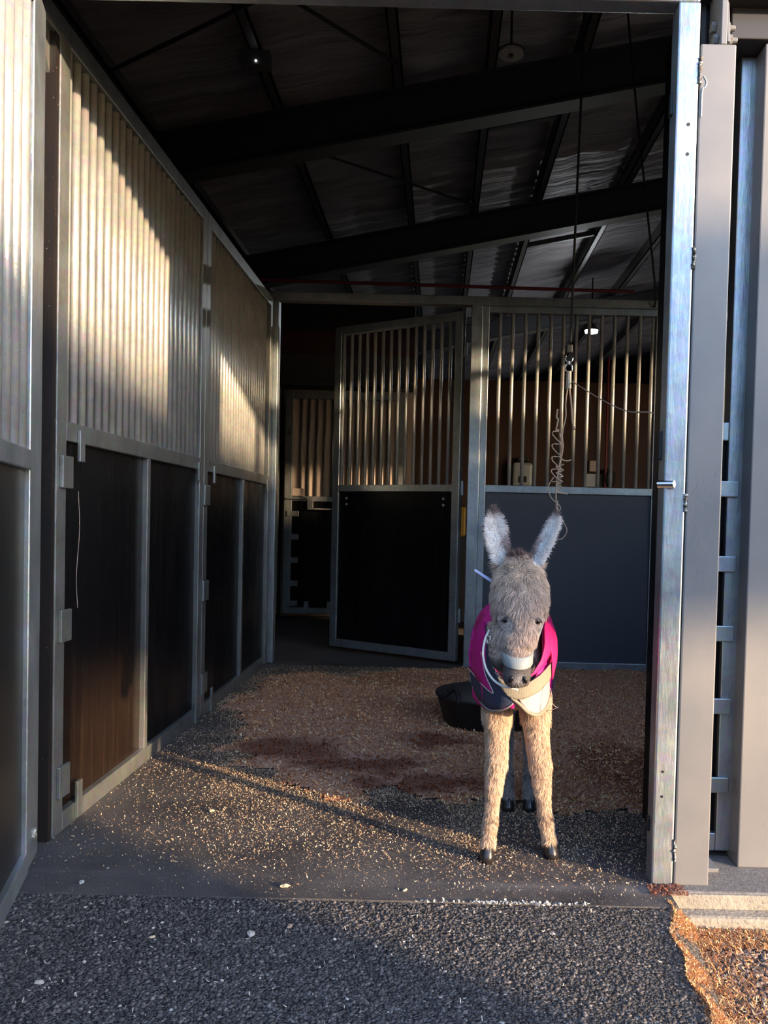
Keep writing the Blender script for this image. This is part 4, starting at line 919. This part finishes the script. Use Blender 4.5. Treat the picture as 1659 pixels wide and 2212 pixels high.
for nx_ in (.193, .229):
    bm = bmesh.new(); bmesh.ops.create_uvsphere(bm, u_segments=12, v_segments=8, radius=1)
    for v in bm.verts: v.co = Vector((v.co.x * .0055, v.co.y * .004, v.co.z * .0105)); v.co.rotate(Matrix.Rotation(.35 if nx_ < .21 else -.35, 3, 'Y')); v.co += Vector((nx_, 2.072, .600)) - OFF
    me = bpy.data.meshes.new('nostril'); bm.to_mesh(me); bm.free(); finish('nostril', me, M['eye'], donkey, 0, True)
# tail
b = MB().tube(catmull([(.297, 2.86, .66), (.30, 2.92, .62), (.30, 2.94, .52), (.30, 2.93, .42), (.30, 2.93, .36)], 5), [.016 - .0004 * i for i in range(21)], 8)
for v in b.bm.verts: v.co -= OFF
b.build('tail', M['lid'], donkey, 0, True)

# rug: an open tube around the torso with a cut away neck
def prof(z):
    """horizontal half width factor of the rug against height"""
    if z <= .60: return 1.0 - .06 * ((.60 - z) / .15)
    t_ = min(1, (z - .60) / .155); return max(0.0, 1 - t_ ** 2.6) ** .5
RC = (.250, 2.585); HX, HY = .1235, .286
def rug_pt(th, z, off=0.0):
    c_, s_ = cos(th), sin(th); p_ = prof(z); e = 2 / 2.35
    py = max(p_, .0) if z < .6 else .25 + .75 * p_
    x = RC[0] + (HX * p_ + off) * math.copysign(abs(c_) ** e, c_); y = RC[1] + (HY * py + off) * math.copysign(abs(s_) ** e, s_)
    x += .035 * (y - 2.33) - .018
    return Vector((x, y, z))
def hem(th):
    f_ = math.exp(-((th + pi / 2) / .42) ** 2); return .462 + .048 * f_ + .010 * math.sin(th * 3)
def top(th):
    d_ = abs((th + pi / 2 + pi) % (2 * pi) - pi)      # angle from the front
    t_ = min(1, max(0, (d_ - .25) / .75)); t_ = t_ * t_ * (3 - 2 * t_); return .545 + .205 * t_
nT, nZ = 120, 26; b = MB(); rows = []
for i in range(nT):
    th = -pi / 2 + 2 * pi * (i + .5) / nT; h0, h1 = hem(th), top(th); r = []
    for k in range(nZ + 1):
        z = h0 + (h1 - h0) * k / nZ; fold = .003 * sin(th * 9 + z * 20) + .002 * sin(th * 23)
        r.append(b.bm.verts.new(rug_pt(th, z, fold) - OFF))
    rows.append(r)
for i in range(nT):
    A, B = rows[i], rows[(i + 1) % nT]
    for k in range(nZ): b.bm.faces.new([A[k], B[k], B[k + 1], A[k + 1]])
M['magenta'] = mat('magenta_cloth', (.55, .006, .20), .62); M['navy'] = mat('navy_cloth', (.035, .042, .075), .6)
M['tan_cloth'] = mat('tan_webbing', (.27, .23, .17), .75); n = N(M['tan_cloth']); wv = n.n('TexWave', i_Scale=170.0); wv.bands_direction = 'X'; n.l(n.pos(), wv.inputs['Vector']); n.bump(wv.outputs['Fac'], .5, .002)
M['pink_cloth'] = mat('pale_pink_cloth', (.36, .29, .30), .75); M['trim'] = mat('grey_trim', (.24, .23, .22), .6); M['cream'] = mat('cream_cord', (.66, .62, .55), .5)
for k_ in ('magenta', 'navy', 'pink_cloth'): n = N(M[k_]); n.bump(n.noise(n.pos(), 60, 4), .25, .004)
rug = b.build('rug', M['magenta'], donkey, 0, True); sdm = rug.modifiers.new('solid', 'SOLIDIFY'); sdm.thickness = .004; sdm.offset = 1
def yfront(x, z):
    """front surface of the rug above (x, z)"""
    best = 2.4
    for _ in range(4):
        cxx = RC[0] - .018 + .035 * (best - 2.33); u = (x - cxx) / (HX * max(prof(z), .05)); u = max(-.99, min(.99, u))
        best = RC[1] - HY * (prof(z) if z < .6 else .25 + .75 * prof(z)) * (1 - abs(u) ** 2.35) ** (1 / 2.35)
    return best
def patch(name, poly, m, off, th=.0035, label=None):
    bm = bmesh.new(); vs = [bm.verts.new((x, 0, z)) for x, z in [(a_[0] + (b_[0] - a_[0]) * t_ / 4, a_[1] + (b_[1] - a_[1]) * t_ / 4) for a_, b_ in zip(poly, poly[1:] + poly[:1]) for t_ in range(4)]]
    bm.faces.new(vs); bmesh.ops.triangulate(bm, faces=bm.faces[:])
    for _ in range(3): bmesh.ops.subdivide_edges(bm, edges=[e for e in bm.edges if e.calc_length() > .008], cuts=1); bmesh.ops.triangulate(bm, faces=bm.faces[:])
    for v in bm.verts: v.co.y = yfront(v.co.x, v.co.z) - off; u_ = (v.co.x - RC[0] + .027) / HX; v.co.x += off * .9 * max(-1, min(1, u_)) ** 3; v.co -= OFF
    me = bpy.data.meshes.new(name); bmesh.ops.recalc_face_normals(bm, faces=bm.faces[:]); bm.to_mesh(me); bm.free()
    o = finish(name, me, m, rug, 0, True); sd_ = o.modifiers.new('solid', 'SOLIDIFY'); sd_.thickness = th; sd_.offset = 0
    if label: o['label'] = label
    return o
patch('navy_panel', [(.113, .545), (.135, .66), (.150, .70), (.152, .64), (.165, .585), (.19, .555), (.235, .54), (.235, .50), (.205, .476), (.165, .460), (.135, .468), (.118, .495)], M['navy'], .011, label='dark navy front panel of the rug')
patch('side_flash', [(.109, .60), (.118, .67), (.145, .72), (.140, .66), (.134, .62), (.146, .56), (.166, .512), (.140, .525), (.113, .545)], M['magenta'], .0145)
patch('pink_panel', [(.232, .512), (.255, .508), (.29, .520), (.328, .550), (.332, .50), (.326, .470), (.315, .455), (.296, .450), (.268, .462), (.245, .488)], M['pink_cloth'], .009, label='pale pinkish lower front panel')
patch('chest_band', [(.176, .562), (.195, .550), (.225, .545), (.265, .550), (.295, .567), (.330, .597), (.333, .560), (.325, .545), (.300, .522), (.255, .503), (.228, .500), (.205, .508), (.188, .528)], M['tan_cloth'], .014, label='tan ribbed webbing band')
M['hot'] = mat('hot_pink_cloth', (.72, .012, .15), .6)
patch('right_flash', [(.262, .565), (.278, .585), (.295, .612), (.305, .645), (.309, .70), (.318, .715), (.326, .70), (.327, .66), (.322, .625), (.302, .594), (.282, .575)], M['hot'], .019, label='hot pink flash beside the muzzle')
patch('side_flash', [(.322, .70), (.330, .725), (.338, .715), (.343, .66), (.341, .60), (.331, .545), (.327, .60), (.322, .65)], M['hot'], .020, label='hot pink strip')
def strip(name, pts, r, m, off=.014):
    b = MB().tube([p_ for p_ in catmull([(x + off * .9 * max(-1, min(1, (x - RC[0] + .027) / HX)) ** 3, yfront(x, z) - off, z) for x, z in pts], 6)], r, 8)
    for v in b.bm.verts: v.co -= OFF
    return b.build(name, m, rug, 0, True)
strip('hem_binding', [(.215, .505), (.240, .486), (.266, .461), (.296, .449), (.322, .463), (.333, .49)], .005, M['tan_cloth'], .012)
strip('piping', [(.112, .547), (.140, .526), (.167, .511), (.147, .56), (.135, .62)], .0013, M['cream'], .017)
strip('hem_binding', [(.113, .52), (.122, .49), (.140, .466), (.165, .457), (.200, .470), (.222, .488)], .0025, M['trim'], .013)
# halter
hal = None
b = MB(); rings = []; sg = 28
for (z, rx, ry, cy_) in ((.637, .038, .044, 2.114), (.640, .0405, .0465, 2.116), (.652, .0415, .048, 2.121), (.666, .043, .0505, 2.127), (.669, .041, .048, 2.129)):
    rings.append([b.bm.verts.new(Vector((.2125 + rx * cos(2 * pi * j / sg), cy_ + ry * sin(2 * pi * j / sg), z + .010 * cos(2 * pi * j / sg) * 0 - .012 * sin(2 * pi * j / sg + pi))) - OFF) for j in range(sg)])
for A, B in zip(rings, rings[1:]):
    for j in range(sg): b.bm.faces.new([A[j], A[(j + 1) % sg], B[(j + 1) % sg], B[j]])
M['halter'] = mat('pale_grey_webbing', (.27, .28, .265), .55)
hal = b.build('halter', M['halter'], donkey, 0, True); sdm = hal.modifiers.new('solid', 'SOLIDIFY'); sdm.thickness = .003; hal['label'] = 'pale grey foal halter noseband'
def hpart(name, mb, m, sm_=True):
    for v in mb.bm.verts: v.co -= OFF
    return mb.build(name, m, hal, 0, sm_)
hpart('lead_cord', MB().tube(catmull([(.140, 2.165, .715), (.128, 2.15, .690), (.123, 2.14, .655), (.130, 2.13, .620), (.148, 2.12, .592), (.172, 2.112, .576), (.197, 2.108, .571), (.215, 2.11, .566)], 6), .0032, 8), M['cream'])
hpart('cheek_strap', MB().tube(catmull([(.252, 2.135, .665), (.268, 2.15, .70), (.281, 2.165, .74), (.290, 2.19, .78), (.292, 2.21, .83)], 6), .0045, 6), M['halter'])
hpart('buckle', MB().tube([(.133, 2.152, .700), (.142, 2.150, .700), (.142, 2.150, .682), (.133, 2.152, .682)], .0022, 6, True), M['chrome'])
hpart('crown_strap', MB().prism([(.098, .868), (.101, .874), (.158, .839), (.156, .830)], 2.235, 2.238), mat('lavender_strap', (.42, .45, .66), .5), False)
# hay wisps caught on the rug
b = MB()
for pts in ([(.326, 2.33, .54), (.335, 2.32, .51), (.336, 2.32, .488), (.348, 2.315, .476)], [(.326, 2.33, .462), (.338, 2.32, .468), (.352, 2.31, .478)], [(.322, 2.33, .46), (.330, 2.32, .475), (.336, 2.32, .488)]): b.tube(catmull(pts, 4), .0009, 5)
for v in b.bm.verts: v.co -= OFF
b.build('hay_wisp', M['twine'], donkey)
